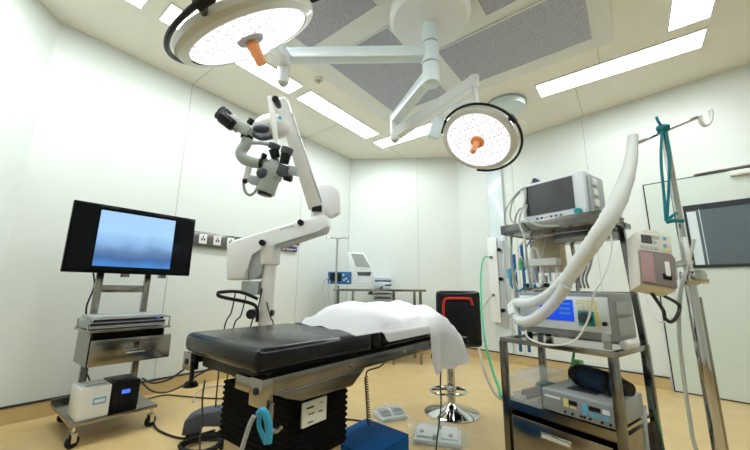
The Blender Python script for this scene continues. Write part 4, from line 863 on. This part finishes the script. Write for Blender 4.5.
# ================================================================== DRIP POLE with pump
PX = Vector((1.385, 1.45, 0))
T = thing('drip_pole', 'tall polished steel drip pole with hooked crossbar at the right', 'drip pole', PX)
g = MB(); g.cyl(PX+Vector((0, 0, .06)), PX+Vector((0, 0, 1.06)), .021, seg=24); obj('lower_pole', g, 'chrome', T)
g = MB(); g.cyl(PX+Vector((.028, .0, .08)), PX+Vector((.028, 0, .98)), .009, seg=16); obj('guide_rod', g, 'steel', T)
g = MB(); g.cyl(PX+Vector((0, 0, 1.06)), PX+Vector((0, 0, 1.785)), .015, seg=20); obj('upper_pole', g, 'chrome', T)
g = MB(); g.cyl(PX+Vector((0, 0, 1.03)), PX+Vector((0, 0, 1.09)), .032, seg=24, bev=.006); g.cyl(PX+Vector((-.005, -.03, 1.07)), PX+Vector((-.01, -.065, 1.07)), .022, .026, bev=.005); g.cyl(PX+Vector((.02, -.02, 1.05)), PX+Vector((.045, -.04, 1.045)), .012, bev=.003); obj('height_clamp', g, 'chrome', T)
g = MB(); g.tube([at(636, 144, 1.42), at(664, 131, 1.45), at(697, 117.5, 1.47)], .0085, 10, sub=1); obj('crossbar', g, 'chrome', T)
g = MB(); g.tube([at(696, 118, 1.47), at(700, 117, 1.47), at(701, 122, 1.47), at(705, 125.5, 1.47), at(710, 122, 1.47), at(711.5, 115, 1.47), at(710.5, 110, 1.47)], .0085, 10); obj('hook', g, 'white', T)
for k in range(5):
    a = 2*PI*k/5+.9; d_ = Vector((math.cos(a), math.sin(a), 0)); g = MB(); g.tube([PX+Vector((0, 0, .09)), PX+d_*.12+Vector((0, 0, .085)), PX+d_*.24+Vector((0, 0, .065))], .016, 10); o = obj('leg', g, 'chrome', T)
    g = MB(); c = PX+Vector((0, 0, .03))+d_*.235; q_ = Vector((-d_.y, d_.x, 0)); g.cyl(c-q_*.012, c+q_*.012, .03); obj('caster', g, 'black', o)
# teal strap
T = thing('cloth_strap', 'teal cloth strap knotted round the top of the drip pole', 'strap', at(663, 128, 1.42))
g = MB(); g.sph(at(663, 128.5, 1.425), .024, (1.3, .8, .9), None, 14); g.sph(at(666, 126.5, 1.41), .014, (1.5, .8, .8), None, 12); obj('knot', g, 'teal', T)
def ribbon(pts, w, name):
    g = MB(); L_ = []; R_2 = []
    P = [Vector(p) for p in pts]
    g.tube(P, w, 8, sub=5); bmesh.ops.transform(g.bm, matrix=Matrix.Identity(4), verts=g.bm.verts); obj(name, g, 'teal', T)
ribbon([at(662, 127, 1.42), at(658, 121, 1.41), at(656.5, 117, 1.41)], .006, 'loose_end')
ribbon([at(662, 130, 1.42), at(661, 160, 1.41), at(664, 195, 1.405), at(666, 221, 1.40)], .0055, 'hanging_strand')
ribbon([at(664, 130, 1.42), at(669, 150, 1.41), at(669, 180, 1.405), at(667, 221, 1.40)], .0055, 'hanging_strand')
ribbon([at(667, 221, 1.40), at(672, 216, 1.39), at(677, 213, 1.39)], .006, 'bow_tail')
g = MB(); g.tube([at(666, 222, 1.40), at(674, 220.5, 1.385), at(683, 221, 1.38)], .009, 8); obj('bow', g, 'teal', T)
# infusion pump
tl, bl, br, tr = at(645, 234, 1.34), at(629.5, 281, 1.30), at(666, 289, 1.27), at(680, 237, 1.31)
ux = ((br-bl)+(tr-tl)).normalized(); uz_ = ((tl-bl)+(tr-br)); uz_ = (uz_-ux*uz_.dot(ux)).normalized(); uy = uz_.cross(ux)
PR = Matrix((ux, uy, uz_)).transposed(); pw = ((br-bl).length+(tr-tl).length)/2; ph = ((tl-bl).length+(tr-br).length)/2; pc = (tl+bl+br+tr)/4
pp = lambda x, y, z: pc+PR @ Vector((x*pw, y, z*ph))
T = thing('infusion_pump', 'cream infusion pump with brown door tilted on the drip pole', 'infusion pump', pc)
def pbox(x0, x1, y0, y1, z0, z1, bev=0): return MB().box(pp((x0+x1)/2, (y0+y1)/2, (z0+z1)/2), ((x1-x0)*pw, y1-y0, (z1-z0)*ph), PR, bev)
obj('casing', pbox(-.5, .5, 0, .085, -.5, .5, .01), 'cream', T)
obj('door', pbox(-.48, .47, -.014, -.001, -.47, .10, .004), 'taupe', T)
obj('faded_door_panel', pbox(-.47, -.12, -.017, -.0145, -.45, .08, .001), 'pink', T)
g = pbox(.18, .30, -.022, -.0145, -.30, -.05, .003); obj('door_latch', g, 'white', T)
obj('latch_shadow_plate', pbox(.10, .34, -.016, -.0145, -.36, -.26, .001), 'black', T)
fp = obj('control_panel', pbox(-.48, .48, -.008, -.001, .12, .48, .003), 'cream', T)
obj('display', pbox(-.38, -.08, -.011, -.0085, .27, .42), 'dark_grey', fp)
for x_, z_, m_ in ((0, .40, 'device_grey'), (.1, .40, 'device_grey'), (.3, .40, 'blue_key'), (0, .30, 'device_grey'), (.28, .26, 'blue_key'), (-.38, .18, 'device_grey'), (-.25, .18, 'device_grey'), (-.12, .18, 'device_grey'), (.02, .18, 'device_grey'), (.3, .17, 'yellow_key')):
    obj('key', pbox(x_-.04, x_+.05, -.0105, -.0085, z_-.02, z_+.03), m_, fp)
obj('side_speaker', pbox(.501, .51, .02, .07, -.42, -.15), 'mid_grey', T)
g = MB(); g.box(pp(.60, .07, .0), (.05, .05, .10), PR, .008); g.cyl(pp(.58, .07, .05), Vector((1.380, 1.43, 1.13)), .014); obj('pole_clamp', g, 'chrome', T)
g = MB(); g.box(pp(.1, .04, .56), (.05, .04, .03), PR, .008); obj('top_sensor', g, 'cream', T)
g = MB(); g.tube([pp(.05, .06, -.5), at(663, 310, 1.36), at(665, 318, 1.36), at(671, 322, 1.36), at(677, 316, 1.36), at(679, 305, 1.37), pp(.45, .07, -.5)], .0065, 10); obj('pump_cord', g, 'cable', T)
cable('infusion_line', [at(694, 240, 1.43), at(688, 265, 1.40), at(681, 290, 1.38), at(679, 330, 1.38), at(684, 380, 1.38), at(690, 420, 1.38), at(698, 455, 1.38), Vector((1.33, 1.38, .012))], .007, 'grey_cable', 'pale tube hanging from the drip pole to the floor', 'tube', seg=8)
cable('white_cloth', [at(684, 238, 1.42), at(687, 250, 1.40), at(689, 262, 1.40), at(690, 270, 1.405)], .010, 'white', 'white cloth hanging between the infusion pump and the drip pole', 'cloth', seg=8)
# ================================================================== HOSES from the gas column
gp = RW.p(.58, -.18, 1.48)
cable('green_hose', [gp, at(484, 258, 4.5), at(481, 272, 4.3), at(481, 295, 3.9), at(484, 335, 3.2), at(491, 365, 2.8), at(498, 385, 2.5), at(506, 398, 2.32), cp(.02, .48, .35), cp(.08, .46, .30)], .010, 'green_hose', 'green hose arching from the gas column down to the cart', 'hose', seg=10)
gp = RW.p(.58, -.18, .93)
cable('clear_hose', [gp, at(484, 306, 4.4), at(479, 318, 4.2), at(478, 340, 3.8), at(482, 362, 3.3), at(489, 382, 2.9), at(500, 398, 2.5), Vector((1.0, 2.4, .30)), cp(.06, .47, .40)], .013, 'hose_tan', 'clear hose sagging from the gas column behind the bar stool', 'hose', seg=10)
# ================================================================== FOOT PEDALS in plastic
def pedal(c, rz, label, w, d, kn):
    fr = Fr((c.x, c.y), rz)
    T = thing('foot_pedal', label, 'foot pedal', (c.x, c.y, 0))
    g = MB(); g.fb(fr, -w/2, w/2, -d/2, d/2, .004, .032, .012); obj('base', g, 'white_blue', T)
    for sx in (-1, 1):
        g = MB(); g.box(fr.p(sx*w*.25, -.01, .046), (w*.34, d*.6, .018), fr.R @ Matrix.Rotation(.15, 4, 'X'), .006); tr_ = obj('treadle', g, 'mid_grey' if kn < 3 else 'white', T)
        if kn < 3:
            for q in range(3): g = MB(); g.box(fr.p(sx*w*.25, -.01+(q-1)*d*.18, .058), (w*.3, .008, .006), fr.R); obj('grip_rib', g, 'dark_grey', tr_)
    for k in range(kn):
        a = 2*PI*k/kn+.4; g = MB(); g.cyl(fr.p(w*.36*math.cos(a), d*.40*math.sin(a), .0325), fr.p(w*.36*math.cos(a), d*.40*math.sin(a), .060), .014); obj('knob', g, 'mid_grey', T)
    rows = []; N = 20
    for i in range(N+1):
        row = []
        for j in range(N+1):
            x = (i/N-.5)*2; y = (j/N-.5)*2; r = (abs(x)**3+abs(y)**3)**(1/3); h = .066*(1-sm(r, .66, .98))+.004+.010*random.random()
            k = 1+.10*math.sin(7*x+3*y)+.06*math.sin(9*y); row.append(fr.p(x*w*.66*k, y*d*.70*k, h))
        rows.append(row)
    g = MB(); g.grid(rows); obj('plastic_bag', g, 'clear_bag', T)
pedal(onz(390, 417, 0), .4, 'smaller foot pedal wrapped in clear plastic just behind the blue step', .22, .19, 2)
pedal(onz(438, 439, 0), -.25, 'larger pale foot pedal wrapped in clear plastic in front of the bar stool', .31, .24, 6)
cable('pedal_cable', [at(441, 364, 2.25), at(440.5, 385, 2.25), at(441, 405, 2.2), at(439, 425, 2.1), at(437, 440, 2.05), at(436, 452, 2.0)], .005, 'dark_green', 'thin dark green cable hanging from the drape to the larger foot pedal')
# ================================================================== FLOOR CABLES
f = lambda x, y, z=.007: onz(x, y, z)
cable('floor_cable', [f(148, 399), f(165, 395), f(185, 396.5), f(205, 398), f(232, 399)], .006, 'cable', 'black cable lying straight across the floor between trolley and table', group='cables on the floor')
cable('floor_cable', [f(152, 418), f(156, 428), f(166, 434), f(180, 438), f(190, 437), f(215, 430)], .007, 'cable', 'black cable curving over the floor in front of the trolley caster', group='cables on the floor')
cable('floor_cable', [f(193, 402), f(196, 394), f(205, 388), f(222, 385.5), f(240, 386)], .006, 'mid_grey', 'grey cable making a wide loop on the floor behind the table column', group='cables on the floor')
cable('hanging_cable', [at(142, 378, 3.3), at(152, 383, 3.1), at(168, 380, 2.9), at(183, 370, 2.7), at(196, 360, 2.5), at(215, 352, 2.45)], .008, 'cable', 'upper black cable strung from the trolley towards the microscope', group='cables strung from the trolley')
cable('hanging_cable', [at(138, 378, 3.3), at(150, 390, 3.1), at(165, 392.5, 2.9), at(182, 386, 2.7), at(198, 375, 2.5), at(222, 362, 2.45)], .007, 'cable', 'lower black cable sagging from the trolley towards the microscope', group='cables strung from the trolley')
cable('table_cable', [at(205, 380, 1.5), at(202.5, 398, 1.5), at(202, 420, 1.5), at(200, 440, 1.5), at(200, 460, 1.5), at(202, 500, 1.5)], .0035, 'dark_grey', 'thin dark cable hanging from the head end of the operating table')
cable('floor_cable', [f(336, 419), f(350, 419.5), f(362, 421)], .006, 'cable', 'short black cable on the floor between table column and blue step', group='cables on the floor')
c0 = onz(202, 449, .012)
g = MB(); pts = []
for i in range(65):
    a = 2*PI*i/20; r = .115+.012*math.sin(i*.9); pts.append(c0+Vector((r*1.0*math.cos(a), r*1.15*math.sin(a), .0022*i*.35)))
g.tube(pts, .009, 8, sub=2); tag(obj('cable_coil', g, 'cable', loc=c0), 'black cable coiled in a ring on the floor at the bottom left of the table', 'cable coil')
